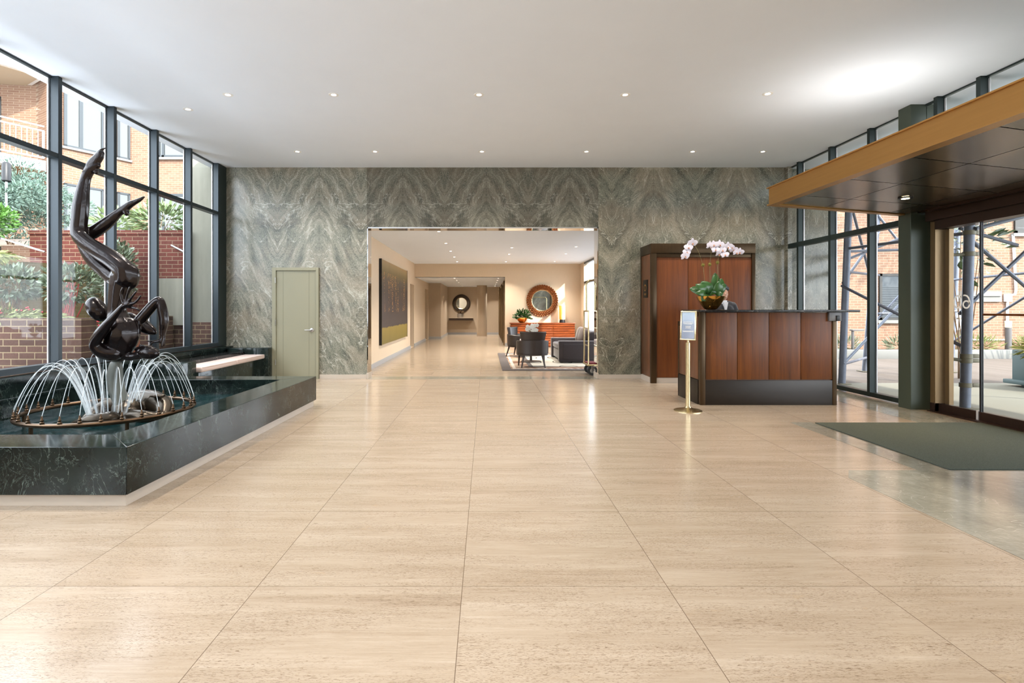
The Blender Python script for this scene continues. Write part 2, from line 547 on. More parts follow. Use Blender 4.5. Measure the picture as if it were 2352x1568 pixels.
M['lip'] = pm('magenta_yellow_lip', lin(196, 130, 84), .5, var=.3, scale=90)
M['stem'] = pm('green_brown_stem', lin(112, 100, 58), .5, var=.2, scale=40)
M['moss'] = pm('moss_knot', lin(116, 108, 44), .9, var=.5, scale=80, bump=.4)
M['skin'] = pm('skin', lin(196, 150, 124), .5, var=.05, scale=20)
M['suit'] = pm('black_suit_cloth', lin(34, 33, 38), .8, var=.1, scale=120, bump=.1, sheen=.2)
M['hair'] = pm('black_hair', lin(22, 20, 20), .45, var=.3, scale=60, stretch=(1, 1, .2), bump=.3)
M['shirt'] = pm('white_shirt_cloth', lin(220, 220, 222), .7, var=.03, scale=100)
M['lens'] = glow('downlight_lens', (1, .94, .86, 1), 14)
M['lens_warm'] = glow('warm_downlight_lens', (1, .76, .42, 1), 40)
M['white_trim'] = pm('white_trim_ring', (.85, .85, .84, 1), .5, var=.02)
M['mirror'] = pm('mirror_glass', (.8, .82, .8, 1), .015, 1, .01)
M['copper_frame'] = pm('copper_bronze_discs', lin(150, 98, 62), .28, .85, .18, 20)
M['iron_frame'] = pm('dark_carved_frame', lin(62, 52, 44), .5, .3, .4, 40, bump=.4)
M['concrete'] = pm('board_marked_concrete', lin(120, 118, 106), .9, var=.22, scale=1.6, stretch=(4, 4, .35), bump=.2, spec=.2)
M['concrete_kerb'] = pm('pale_concrete', lin(122, 121, 116), .9, var=.07, scale=3, spec=.2)
M['brick_red_x'] = brick('red_brick_facing', (lin(95, 48, 40), lin(78, 38, 33), lin(105, 66, 54)), lin(123, 105, 85))
M['brick_dark_x'] = brick('purple_brown_brick', (lin(81, 58, 51), lin(63, 45, 41), lin(105, 81, 66)), lin(136, 120, 94), w=.2, h=.083, dirt=.4, mort=.012)
M['brick_moss'] = brick('mossy_ochre_brick', (lin(103, 82, 53), lin(85, 68, 43), lin(91, 86, 48)), lin(105, 95, 70), .78, .62, .21, .075, .5)
M['brick_orange_x'] = brick('orange_brick_facing', (lin(138, 108, 88), lin(126, 94, 76), lin(150, 122, 100)), lin(160, 142, 122))
M['brick_orange_d'] = brick('orange_brick_angled', (lin(138, 108, 88), lin(126, 94, 76), lin(150, 122, 100)), lin(160, 142, 122), .533, .846)
M['balcony_white'] = pm('white_painted_slab', (.7, .7, .68, 1), .6, var=.02)
M['soffit_cream'] = pm('cream_soffit', lin(174, 156, 131), .8, var=.03, scale=2)
M['frame_grey'] = pm('grey_aluminium_frame', lin(66, 70, 72), .4, .5, .05)
M['frame_dark'] = pm('dark_aluminium_frame', lin(52, 50, 46), .4, .4, .05)
M['rail_white'] = pm('white_rail_paint', (.82, .82, .84, 1), .4, .1, .02)
M['ext_pane'] = pm('reflecting_window_pane', (.06, .065, .06, 1), .03, 0, .02, 1, spec=1.0)
M['ext_room'] = pm('dim_room_behind_pane', lin(120, 118, 100), .9, var=.2, scale=2)
M['rust'] = pm('rusty_corten_steel', lin(123, 71, 48), .8, .1, .15, 6, bump=.1)
M['soil'] = pm('garden_soil', lin(92, 74, 56), .95, var=.4, scale=14, bump=.4)
M['ever'] = pm('blue_green_needles', lin(93, 115, 102), .6, var=.4, scale=3)
M['ever_y'] = pm('yellow_green_sprays', lin(115, 120, 63), .6, var=.35, scale=5)
M['shrub'] = pm('bright_green_leaves', lin(75, 115, 45), .45, var=.35, scale=4)
M['shrub_pale'] = pm('pale_grey_green_leaves', lin(100, 111, 86), .35, var=.35, scale=6)
M['rhodo'] = pm('rhododendron_leaves', lin(100, 117, 77), .35, var=.3, scale=4)
M['magn'] = pm('magnolia_leaves', lin(68, 86, 47), .3, var=.4, scale=5)
M['twig'] = pm('brown_twigs', lin(118, 94, 70), .9, var=.2, scale=20)
M['red_stem'] = pm('red_dogwood_stems', lin(170, 62, 58), .6, var=.2, scale=20)
M['berry'] = pm('red_berries', lin(170, 30, 46), .35, var=.2, scale=30)
M['paver'] = brick('brown_street_pavers', (lin(106, 96, 88), lin(95, 85, 76), lin(115, 106, 98)), lin(91, 82, 74), 1, 0, .2, .1, .4)
M['apron'] = pm('smooth_concrete_apron', lin(124, 121, 107), .8, var=.05, scale=1.5, stretch=(.3, 1.6, 1))
M['scaf'] = pm('galvanised_scaffold_tube', lin(98, 103, 114), .5, .35, .18, 12)
M['scaf_o'] = pm('olive_scaffold_clamp', lin(109, 104, 87), .6, .4, .2, 12)
M['deck'] = pm('corrugated_steel_deck', lin(152, 154, 145), .5, .3, .12, 5)
M['teal'] = pm('teal_grey_planter_paint', lin(81, 99, 98), .6, var=.06, scale=5)
M['cedar'] = pm('cedar_sprays', lin(132, 132, 60), .6, var=.35, scale=20)
M['bollard'] = pm('grey_bollard', lin(92, 88, 86), .5, .3)
M['bollard_lamp'] = glow('bollard_lamp_glow', (1, .72, .35, 1), 12)
M['copper_bar'] = pm('copper_pull_bar', lin(140, 84, 50), .3, .9, .1)
M['letter'] = pm('white_vinyl_lettering', (.9, .9, .86, 1), .6, var=.02)
SKY, SUN, EXPOSURE = 8.5, 7.5, 0.15
# ================================================================== the setting
YB = 9.75                      # marble wall
HC = 3.937                     # lobby ceiling
XL, XR = -4.843, 5.599         # inner faces of the two window walls
YREAR = -4.5


def st(name, mb, mat, parent=None, **kw):
    o = mb.build(name, mat, parent, **kw)
    if parent is None: o['kind'] = 'structure'
    return o


# floor: travertine, with the grey stone inlay by the entrance built as slabs flush with it
st('floor', MB().box(-4.96, 5.9, YREAR, 10.02, -.2, 0).box(-2.48, 3.4, 10.02, 27.2, -.2, 0), M['floor'])
inl = MB()
inl.prism([(2.79, 4.02), (2.92, 4.205), (3.48, 4.205), (3.48, 5.98), (3.73, 5.98), (3.73, 4.205), (5.72, 4.205), (5.72, -1.5), (2.79, -1.5)][::-1], -.02, .002)
st('trim_1', inl, M['grey_stone'])
st('trim_2', MB().box(4.95, 5.56, 5.94, 9.3, -.02, .0015), M['grey_stone'])
st('trim_3', MB().box(-2.2, 2.1, 9.66, 10.03, -.02, .002), M['grey_stone'])
# ceilings
st('ceiling', MB().box(-5.15, 6.45, YREAR - .3, 10.05, HC, HC + .3), M['ceiling'])
st('ceiling_corridor', MB().box(-2.7, 3.40, 10.05, 18.21, 2.867, 3.2), M['ceiling'])
st('ceiling_back', MB().box(-2.7, .9, 18.21, 27.4, 2.41, 2.75), M['ceiling'])
# marble wall with its opening, returning outdoors on the right
mw = MB()
mw.box(-4.96, -2.218, YB, 10.03, 0, HC).box(2.096, 5.68, YB, 10.03, 0, HC).box(-2.218, 2.096, YB, 10.03, 2.82, HC)
mw.box(5.68, 6.55, YB + .12, 10.03, 0, HC)
st('wall_back', mw, M['marble'], smooth=False)
st('trim_4', MB().box(5.60, 5.68, YB - .06, YB, 0, HC), M['marble'], smooth=False)
jt = MB()
jt.box(-2.218, -2.20, YB - .004, 10.034, .1, 2.82).box(2.078, 2.096, YB - .004, 10.034, .1, 2.82).box(-2.218, 2.096, YB - .004, 10.034, 2.80, 2.824)
st('trim_5', jt, M['mirror_trim'], smooth=False)
bb = MB()
bb.box(-3.10, -2.218, YB - .022, YB, 0, .075).box(-2.222, -2.19, YB - .022, 10.04, 0, .1).box(2.096, 2.90, YB - .022, YB, 0, .075).box(2.068, 2.10, YB - .022, 10.04, 0, .1)
st('baseboard_back', bb, M['pale_stone'], smooth=False)
# rest of the lobby, behind the camera
st('wall_rear', MB().box(-5.0, 5.9, YREAR - .2, YREAR, 0, HC), M['beige'])

# ---- corridor
cw = MB()
cw.box(-2.68, -2.479, 10.03, 17.1, 0, 2.87).box(-2.68, -2.479, 18.02, 21.3, 0, 2.87).box(-2.68, -2.479, 22.3, 27.2, 0, 2.87)
cw.box(-2.68, -2.479, 17.1, 18.02, 2.12, 2.87).box(-2.68, -2.479, 21.3, 22.3, 2.12, 2.87)
st('wall_left_corridor', cw, M['beige'], smooth=False)
st('wall_left_niche', MB().box(-3.6, -3.5, 16.8, 22.8, 0, 2.6).box(-3.6, -2.6, 16.7, 16.8, 0, 2.6).box(-3.6, -2.6, 22.7, 22.8, 0, 2.6).box(-3.6, -2.6, 16.7, 22.8, 2.5, 2.6).box(-3.6, -2.48, 16.7, 22.8, -.05, 0), M['beige'])
st('wall_pier', MB().box(-2.479, -1.95, 22.6, 26.6, 0, 2.42), M['taupe'])
fw = MB()
fw.box(.667, 3.6, 18.2, 18.45, 0, 2.87).box(-2.479, .667, 18.2, 18.45, 2.41, 2.87)
st('wall_far', fw, M['beige'], smooth=False)
st('wall_back_end', MB().box(-2.6, 1.2, 26.6, 26.8, 0, 2.42), M['taupe'])
st('trim_6', MB().box(-2.00, -1.96, 26.56, 26.6, .1, 2.40), M['bronze'])
st('wall_right_back', MB().box(.70, .9, 18.45, 26.8, 0, 2.42), M['taupe'])
bs = MB()
bs.box(-2.479, -2.455, 10.05, 17.1, 0, .1).box(-2.479, -2.455, 18.02, 21.3, 0, .1).box(-2.479, -1.93, 22.58, 22.6, 0, .1).box(-1.95, -1.93, 22.6, 26.6, 0, .1)
bs.box(-1.93, .7, 26.58, 26.6, 0, .1).box(.667, .84, 18.175, 18.2, 0, .11)
st('baseboard_corridor', bs, M['base_grey'], smooth=False)
col = MB().lathe([(.24, 0), (.24, 2.41)], (-.19, 24.9, 0), 32)
st('column', col, M['taupe'])
# lift doors along the back corridor, bronze
for k, y in enumerate((18.6, 21.4, 24.2)):
    d = empty('door_%d' % (k + 3), (.68, y + .75, 0), kind='structure')
    fr = MB().box(.63, .72, y, y + .12, 0, 2.3).box(.63, .72, y + 1.5, y + 1.62, 0, 2.3).box(.63, .72, y, y + 1.62, 2.18, 2.30)
    fr.build('door_frame', M['brass_jamb'], d, bevel=.006)
    MB().box(.665, .70, y + .12, y + .81, 0, 2.18).build('door_leaf', M['bronze'], d)
    MB().box(.665, .70, y + .815, y + 1.5, 0, 2.18).build('door_leaf', M['bronze'], d)

# ---- window bays
NB = 0


def bay(side, xg, xi, y0, y1, zs, transoms, mat, mull=True, mt=.055):
    """one bay: mullion at its near end, rails, glazing strips and its panes; xg glass plane, xi inner face"""
    global NB
    NB += 1
    w = empty('window_%d' % NB, (xg, (y0 + y1) / 2, zs[0]), kind='structure')
    a, b = min(xg, xi), max(xg, xi)
    s = 1 if xi > xg else -1
    if mull:
        mb = MB().box(a, b, y0, y0 + mt, zs[0], zs[1])
        mb.box(min(xg, xg + s * .03), max(xg, xg + s * .03), y0 + mt, y0 + mt + .03, zs[0], zs[1])
        mb.build('mullion', mat, w, smooth=False)
        MB().box(min(xg, xg + s * .012), max(xg, xg + s * .012), y0 - .018, y0, zs[0] + .05, zs[1] - .03).build('glazing_strip', M['chrome'], w, smooth=False)
    rl = MB()
    rl.box(min(xg, xg + s * .035), max(xg, xg + s * .035), y0 + mt * mull, y1, zs[1] - .022, zs[1])
    rl.build('head_rail', mat, w, smooth=False)
    MB().box(a if s > 0 else a + .003, b - .003 if s > 0 else b, y0 + mt * mull, y1, zs[0], zs[0] + .065).build('bottom_rail', mat, w, smooth=False)
    zz = [zs[0] + .065] + [v for t in transoms for v in t] + [zs[1] - .022]
    for t0, t1 in transoms:
        MB().box(a if s > 0 else a + .003, b - .003 if s > 0 else b, y0 + mt * mull, y1, t0, t1).build('transom', mat, w, smooth=False)
    gx = xg + s * .02
    for i in range(0, len(zz), 2):
        MB().box(gx - .005, gx + .005, y0 + mt, y1, zz[i], zz[i + 1]).build('pane', M['glass'], w, smooth=False)
    return w


ys = [9.453 - .884 * k for k in range(16)]
prev = 9.70
for y in ys:
    bay('left', -4.956, XL, y, prev, (.623, HC), [(3.005, 3.06)], M['slate'])
    prev = y
st('wall_left', MB().box(-5.05, -4.75, YREAR, YB, 0, .60).box(-5.02, -4.72, YREAR, YB, .565, .612).box(-4.76, -4.735, YREAR, 7.55, .385, .405), M['green'], smooth=False)
st('trim_7', MB().box(-4.97, XL, 9.508, YB, .62, HC), M['deep_green'], smooth=False)
# right window wall: from the marble wall to the column, then the clerestory over the entrance
prev = 9.70
for y in (9.36, 8.49, 7.62, 6.94):
    bay('right', 5.70, XR, y, prev, (.02, HC), [(2.42, 2.50)], M['deep_green'], mull=(y != 6.94))
    prev = y
st('column_entrance', MB().box(5.476, 5.80, 6.735, 6.94, 0, HC), M['olive'], bevel=.006)
prev = 6.735
for y in (6.48, 5.914, 5.03, 4.15, 3.26, 2.38):
    bay('right', 5.70, XR, y, prev, (2.56, HC), [], M['deep_green'])
    prev = y
prev = 2.38
for y in (1.5, .62, -.26, -1.14, -2.02, -2.9, -3.78):
    bay('right', 5.70, XR, y, prev, (.02, HC), [(2.42, 2.50)], M['deep_green'])
    prev = y
st('wall_right', MB().box(5.55, 5.85, YREAR, -3.78, 0, HC).box(5.58, 5.72, YREAR, 2.38, 0, .03), M['deep_green'])

# entrance doors under the canopy
d = empty('door_1', (5.73, 5.3, 0), kind='structure')
MB().box(5.725, 5.80, 6.66, 6.735, 0, 2.53).box(5.665, 5.80, 6.59, 6.66, 0, 2.40).build('door_jamb', M['brass_jamb'], d, bevel=.004)
MB().box(5.78, 5.84, 6.52, 6.575, .1, 2.3).build('door_stile', M['brass_jamb'], d, bevel=.003)
MB().box(5.66, 5.82, 2.38, 6.59, 2.30, 2.41).box(5.60, 5.82, 2.38, 6.66, 2.41, 2.53).build('door_header', M['door_bronze'], d, smooth=False)
MB().box(5.71, 5.75, 6.07, 6.59, .0, .11).box(5.66, 5.80, 6.59, 6.66, 0, .11).build('bottom_rail', M['door_bronze'], d, smooth=False)
MB().box(5.71, 5.75, 4.2, 6.05, .0, .11).build('bottom_rail', M['door_bronze'], d, smooth=False)
MB().box(5.71, 5.75, 2.4, 4.18, .0, .11).build('bottom_rail', M['door_bronze'], d, smooth=False)
MB().box(5.722, 5.738, 6.075, 6.59, .11, 2.30).build('pane', M['glass'], d, smooth=False)
MB().box(5.722, 5.738, 4.2, 6.03, .11, 2.30).build('pane', M['glass'], d, smooth=False)
MB().box(5.722, 5.738, 2.4, 4.18, .11, 2.30).build('pane', M['glass'], d, smooth=False)
MB().box(5.715, 5.745, 6.03, 6.05, .11, 2.30).build('meeting_stile', M['black'], d, smooth=False)
MB().box(5.700, 5.712, 6.05, 6.075, .0, .12).box(5.700, 5.712, 6.04, 6.085, 2.27, 2.36).box(5.700, 5.712, 4.2, 6.04, 2.335, 2.35).build('chrome_strip', M['chrome'], d, smooth=False)
MB().box(5.62, 5.82, 2.38, 6.66, -.01, .012).build('threshold', M['door_bronze'], d, smooth=False)
hb = MB().tube([(5.64, 5.92, 1.235), (5.64, 4.3, 1.235)], .013, 10)
hb.tube([(5.64, 5.86, 1.235), (5.725, 5.86, 1.235)], .008, 8).tube([(5.64, 4.4, 1.235), (5.725, 4.4, 1.235)], .008, 8)
hb.build('pull_bar', M['copper_bar'], d)
# white house number on the outer face of the glass, read from the street, so seen reversed in here


def stroke(pts, w, x, ycen, zcen, h):
    """a flat vinyl stroke on the plane X = x; pts in units of the figure height, mirrored along Y as seen from inside"""
    mb = MB()
    P = [Vector((0, ycen + px * h, zcen + pz * h)) for px, pz in pts]
    rows = []
    for i, p in enumerate(P):
        t = (P[min(i + 1, len(P) - 1)] - P[max(i - 1, 0)]).normalized()
        n = Vector((0, -t.z, t.y))
        rows.append([mb.bm.verts.new((x, *(p + n * w * .5).yz)), mb.bm.verts.new((x, *(p - n * w * .5).yz)), mb.bm.verts.new((x + .002, *(p + n * w * .5).yz)), mb.bm.verts.new((x + .002, *(p - n * w * .5).yz))])
    for a, b in zip(rows, rows[1:]):
        for i, j in ((0, 1), (1, 3), (3, 2), (2, 0)):
            mb.face([a[i], a[j], b[j], b[i]])
    return mb


# towards the camera (smaller Y) is picture-right: +px must grow with picture-right, so Y = centre - px*h
def fig(pts): return [(-a, b) for a, b in pts]
six = [(.27 * math.cos(math.radians(t)), -.22 + .28 * math.sin(math.radians(t))) for t in range(150, -190, -12)]
six = [(-.26, .50), (-.12, .52), (.06, .46), (.2, .30), (.27, .08), (.29, -.12)] + [(.27 * math.cos(math.radians(t)), -.22 + .28 * math.sin(math.radians(t))) for t in range(0, -372, -12)]
zero = [(.29 * math.cos(math.radians(t)), .5 * math.sin(math.radians(t))) for t in range(0, 372, 12)]
stroke(fig(six), .018, 5.741, 6.245, 1.385, .150).build('house_number', M['letter'], d, smooth=False)
stroke(fig(zero), .018, 5.741, 6.36, 1.385, .150).build('house_number', M['letter'], d, smooth=False)

# service door in the marble wall
d = empty('door_2', (-3.54, YB - .03, 0), kind='structure')
MB().box(-3.974, -3.90, YB - .05, YB + .02, 0, 2.068).box(-3.16, -3.108, YB - .05, YB + .02, 0, 2.068).box(-3.90, -3.16, YB - .05, YB + .02, 2.01, 2.068).build('door_frame', M['door_paint'], d, bevel=.004)
MB().box(-3.897, -3.163, YB - .03, YB + .01, .01, 2.007).build('door_leaf', M['door_paint'], d, bevel=.003)
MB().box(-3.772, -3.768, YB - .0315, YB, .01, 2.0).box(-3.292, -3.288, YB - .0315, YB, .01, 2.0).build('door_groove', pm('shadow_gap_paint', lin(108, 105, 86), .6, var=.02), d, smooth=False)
for z in (.26, 1.0, 1.78):
    MB().tube([(-3.905, YB - .055, z), (-3.905, YB - .055, z + .1)], .009, 8).build('hinge', M['steel'], d)
lv = MB().lathe([(.036, 0), (.036, .01), (.03, .014), (.012, .016), (.012, .05)], (0, 0, 0), 20)
lv.tube([(0, 0, .05), (-.03, 0, .052), (-.12, 0, .05)], [.011, .010, .008], 8)
o = lv.build('door_handle', M['steel'], d)
o.data.transform(Matrix.Translation((-3.235, YB - .03, .905)) @ Matrix.Rotation(PI / 2, 4, 'X'))

# corridor windows on the right
prev = 17.55
for y in (15.8, 13.9, 12.2, 10.5):
    NB += 1
    w = empty('window_%d' % NB, (3.34, (y + prev) / 2, 0), kind='structure')
    MB().box(3.28, 3.40, y, y + .07, 0, 2.867).box(3.30, 3.40, y, prev, 2.15, 2.22).box(3.30, 3.40, y, prev, 2.80, 2.867).box(3.30, 3.40, y, prev, 0, .07).build('window_frame', M['frame_grey'], w, smooth=False)
    MB().box(3.35, 3.356, y + .07, prev, .07, 2.15).build('pane', M['glass'], w, smooth=False)
    MB().box(3.35, 3.356, y + .07, prev, 2.22, 2.80).build('pane', M['glass'], w, smooth=False)
    prev = y
st('wall_right_corridor', MB().box(3.29, 3.41, 17.55, 18.2, 0, 2.87).box(3.29, 3.41, 10.03, 10.5, 0, 2.87), M['beige'], smooth=False)

# ---- bronze canopy over the entrance, its far end cut at a slant
can = empty('entrance_canopy', (4.5, 5, 2.526), 'bronze canopy with golden fascia and dark sheet soffit over the glass entrance doors', 'canopy')
K = .286
y_end = lambda x: 6.22 + (x - 3.37) * K * 1.14
ZT, ZS = 2.742, 2.526
XF = 3.37
YN = 1.2
body = [(XF + .03, YN), (5.69, YN), (5.69, y_end(5.69) - .02), (XF + .03, 6.19)]
bd = MB().prism(body, ZS + .02, ZT - .01)
bd.build('canopy_body', M['bronze'], can, smooth=False)
fa = MB()
fa.prism([(XF, YN), (XF + .035, YN), (XF + .035, 6.2), (XF, 6.22)], ZS + .015, ZT - .008)
fa.prism([(XF, 6.22), (XF + .02, 6.18), (5.70, y_end(5.70) - .04), (5.70, y_end(5.70))], ZS + .015, ZT - .008)
fa.build('fascia', M['bronze_bright'], can, smooth=False)
lp = MB()
lp.prism([(XF - .02, YN), (XF + .05, YN), (XF + .05, 6.2), (XF - .02, 6.24)], ZT - .012, ZT)
lp.prism([(XF - .02, 6.24), (XF + .05, 6.2), (5.70, y_end(5.70) - .02), (5.70, y_end(5.70) + .02)], ZT - .012, ZT)
lp.prism([(XF - .016, YN), (XF + .09, YN), (XF + .09, 6.17), (XF - .016, 6.236)], ZS, ZS + .016)
lp.prism([(XF - .016, 6.236), (XF + .09, 6.17), (5.70, y_end(5.70) - .08), (5.70, y_end(5.70) + .016)], ZS, ZS + .016)
lp.build('fascia_lip', M['bronze_bright'], can, smooth=False)
xs = [XF + .096, 4.12, 5.19, 5.50]
g = .006
for i in range(3):
    for k in range(-1, 8):
        ya, yb = 5.72 - .725 * k, 5.72 - .725 * (k + 1)
        x0, x1 = xs[i] + g, xs[i + 1] - g
        f = lambda x, y: y + (x - 3.466) * K
        top = [(x0, f(x0, yb) + g), (x1, f(x1, yb) + g), (x1, min(f(x1, ya) - g, y_end(x1) - .1)), (x0, min(f(x0, ya) - g, y_end(x0) - .1))]
        if top[3][1] - top[0][1] < .03: continue
        sp = MB()
        n = 8
        vs = [[sp.bm.verts.new((x0 + (x1 - x0) * a / n, (top[0][1] + (top[1][1] - top[0][1]) * a / n) * (1 - b / n) + (top[3][1] + (top[2][1] - top[3][1]) * a / n) * b / n,
              ZS + .012 + .005 * math.sin(PI * a / n) * math.sin(PI * b / n))) for a in range(n + 1)] for b in range(n + 1)]
        for b in range(n):
            for a in range(n): sp.face([vs[b][a], vs[b + 1][a], vs[b + 1][a + 1], vs[b][a + 1]])
        sp.build('soffit_panel', M['bronze_soffit'], can, ang=60)
MB().prism([(5.50, YN), (5.56, YN), (5.56, 6.55), (5.50, 6.5)], ZS - .012, ZS + .03).build('soffit_slot', M['door_bronze'], can, smooth=False)
MB().prism([(5.56, YN), (5.69, YN), (5.69, 6.73), (5.56, 6.73)], ZS + .004, ZS + .03).build('soffit_edge', M['bronze_soffit'], can, smooth=False)
cl = empty('canopy_downlight', (4.67, 5.815, ZS), 'small warm downlight lit in the bronze soffit of the entrance canopy', 'downlight')
MB().lathe([(.037, .012), (.037, .0), (.068, .0), (.07, .014)], (4.67, 5.815, ZS), 24).build('trim', M['black'], cl)
MB().lathe([(.0, 0), (.036, 0), (.036, .012), (0, .012)], (4.67, 5.815, ZS - .002), 20).build('lens', M['lens_warm'], cl)
ul = empty('canopy_uplight', (4.45, 6.05, ZT), 'slim uplight lying on top of the entrance canopy', 'uplight')
MB().box(4.15, 4.75, 5.95, 6.1, ZT - .01, ZT + .05).build('housing', M['black'], ul)
MB().box(4.17, 4.73, 5.97, 6.08, ZT + .05, ZT + .056).build('lens', M['lens'], ul)
# ================================================================== ceiling lights
ORD = ['first', 'second', 'third', 'fourth', 'fifth', 'sixth']


def lamp(x, y, z, power, col=(1, .915, .81), size=.12, spread=104):
    L = bpy.data.lights.new('downlight_lamp', 'AREA')
    L.shape = 'DISK'; L.size = size; L.energy = power; L.color = col; L.spread = math.radians(spread)
    o = bpy.data.objects.new('downlight_lamp', L)
    COL.objects.link(o)
    o.location = (x, y, z)
    return o


d0 = empty('ceiling_downlight', (0, 0, 0), kind=None)
MB().lathe([(.03, .004), (.034, -.003), (.06, -.003), (.062, .001)], (0, 0, 0), 28).build('trim', M['white_trim'], d0)
MB().lathe([(0, -.001), (.029, -.001), (.029, .003), (0, .003)], (0, 0, 0), 24).build('lens', M['lens'], d0)
tag(d0, None, 'downlight')
used = False


def downlight(x, y, z, label, group, power, col=(1, .915, .81), spread=104):
    global used
    o = d0 if not used else dup(d0)
    used = True
    o.location = (x, y, z)
    o['label'] = label; o['group'] = group
    if power: lamp(x, y, z - .02, power, col, spread=spread)
    return o


LB = 19
G1 = 'recessed downlights in the lobby ceiling'
near = [(-3.18, 6.44), (-1.876, 6.44), (-.085, 6.44), (1.717, 6.44), (3.458, 6.41)]
far = [(-3.163, 8.77), (-1.86, 8.77), (-.066, 8.77), (1.687, 8.77), (3.47, 8.77), (4.65, 8.77)]
for i, (x, y) in enumerate(near):
    downlight(x, y, HC, 'recessed ceiling downlight, %s from the left in the nearer row of five' % ORD[i], G1, LB)
for i, (x, y) in enumerate(far):
    downlight(x, y, HC, 'recessed ceiling downlight, %s from the left of six nearest the marble wall' % ORD[i], G1, LB)
downlight(-3.94, 6.91, HC, 'lone recessed ceiling downlight beside the left window wall above the fountain', G1, LB)
for y in (3.9, 1.4, -1.1, -3.4):                       # the rows over and behind the camera, lamps only: the photo shows none of them
    for x in (-3.2, -.1, 3.3): lamp(x, y, HC - .02, LB * 1.5)
CB = 29
G2 = 'recessed downlights in the lounge ceiling'
for nm, row in (('left', [(-.955, y) for y in (10.6, 12.5, 14.2, 15.8, 17.4)]), ('middle', [(.667, y) for y in (13.4, 15.0, 17.4)]), ('right', [(2.28, y) for y in (13.2, 14.9, 17.3)])):
    for i, (x, y) in enumerate(row):
        downlight(x, y, 2.867, 'recessed lounge ceiling downlight, %s from the front in the %s row' % (ORD[i], nm), G2, CB)
G3 = 'recessed downlights in the back corridor ceiling'
for nm, x in (('left', -1.14), ('right', .45)):
    for i, y in enumerate((19.0, 20.5, 22.0, 23.5, 25.0, 25.8)):
        downlight(x, y, 2.41, 'back corridor ceiling downlight, %s from the front in the %s row' % (ORD[i], nm), G3, 15)
lamp(4.67, 5.815, ZS - .03, 14, (1, .66, .32))
u = lamp(4.45, 6.02, ZT + .07, 12, (1, .93, .84), .7, 175)
u.rotation_euler = (PI, 0, 0)

# ================================================================== fountain
YF, YK = 3.42, 7.02          # front and rear faces of the basin
XK = -2.31
fb = empty('fountain_basin', (-3.5, 5.2, 0), 'low dark green marble fountain basin on a pale stone plinth along the left windows', 'fountain')
kw = .345
XA, XB = -2.352, -2.278         # outer face of the side kerb, front and rear
xk = lambda y: XA + (XB - XA) * (y - YF) / (YK - YF)
MB().prism([(-4.713, YF), (XA, YF), (xk(YF + kw) - kw, YF + kw), (-4.713, YF + kw)], .08, .395).build('front_kerb', M['green'], fb, bevel=.004)
MB().prism([(XA, YF + .001), (XB, YK - .001), (xk(YK - kw) - kw, YK - kw), (xk(YF + kw) - kw, YF + kw)], .08, .395).build('side_kerb', M['green'], fb, bevel=.004)
MB().prism([(-4.713, YK - kw), (xk(YK - kw) - kw, YK - kw), (XB, YK), (-4.713, YK)], .08, .395).build('rear_kerb', M['green'], fb, bevel=.004)
MB().prism([(-4.713, YF + .03), (XA - .025, YF + .03), (XB - .03, YK - .02), (-4.713, YK - .02)], 0, .08).build('plinth', M['pale_stone'], fb, smooth=False)
MB().box(-4.713, XK - kw + .01, YF + kw - .01, YK - kw + .01, .08, .1).build('basin_floor', pm('blue_green_basin_floor', lin(18, 42, 44), .5, var=.3, scale=3), fb, smooth=False)
t = NT('fountain_water')
nz = t.noise(t.map(t.coord(), (1, 1, 1)), 7, 4, .6, 1.0)
b = t.bump(nz, .25, .02)
p = t.n('ShaderNodeBsdfTransparent'); p.inputs[0].default_value = (.4, .6, .6, 1)
gl = t.n('ShaderNodeBsdfGlossy'); gl.inputs['Roughness'].default_value = .05; t.l(b, gl.inputs['Normal'])
df = t.n('ShaderNodeBsdfDiffuse'); df.inputs[0].default_value = (.01, .035, .038, 1)
fr = t.n('ShaderNodeFresnel'); fr.inputs[0].default_value = 1.33; t.l(b, fr.inputs['Normal'])
m1 = t.n('ShaderNodeMixShader'); m1.inputs[0].default_value = .5; t.l(p.outputs[0], m1.inputs[1]); t.l(df.outputs[0], m1.inputs[2])
m2 = t.n('ShaderNodeMixShader'); t.l(fr.outputs[0], m2.inputs[0]); t.l(m1.outputs[0], m2.inputs[1]); t.l(gl.outputs[0], m2.inputs[2]); t.l(m2.outputs[0], t.out.inputs[0])
wt = MB()
N = 60
x0, x1, y0, y1 = -4.713, XK - kw, YF + kw, YK - kw
X1 = lambda q_: xk(y0 + (y1 - y0) * q_) - kw - .003
y0 += .003; y1 -= .003; x0 += .002
vs = [[wt.bm.verts.new((x0 + (X1(c / N) - x0) * a / N, y0 + (y1 - y0) * c / N, .21 + .003 * math.sin(a * .9 + c * .4) * math.cos(c * .7))) for a in range(N + 1)] for c in range(N + 1)]
for c in range(N):
    for a in range(N): wt.face([vs[c][a], vs[c][a + 1], vs[c + 1][a + 1], vs[c + 1][a]])
o = wt.build('fountain_water', t.m, None, fix=False)
tag(o, 'dark teal rippling water filling the green marble fountain basin', 'water', kind='stuff')

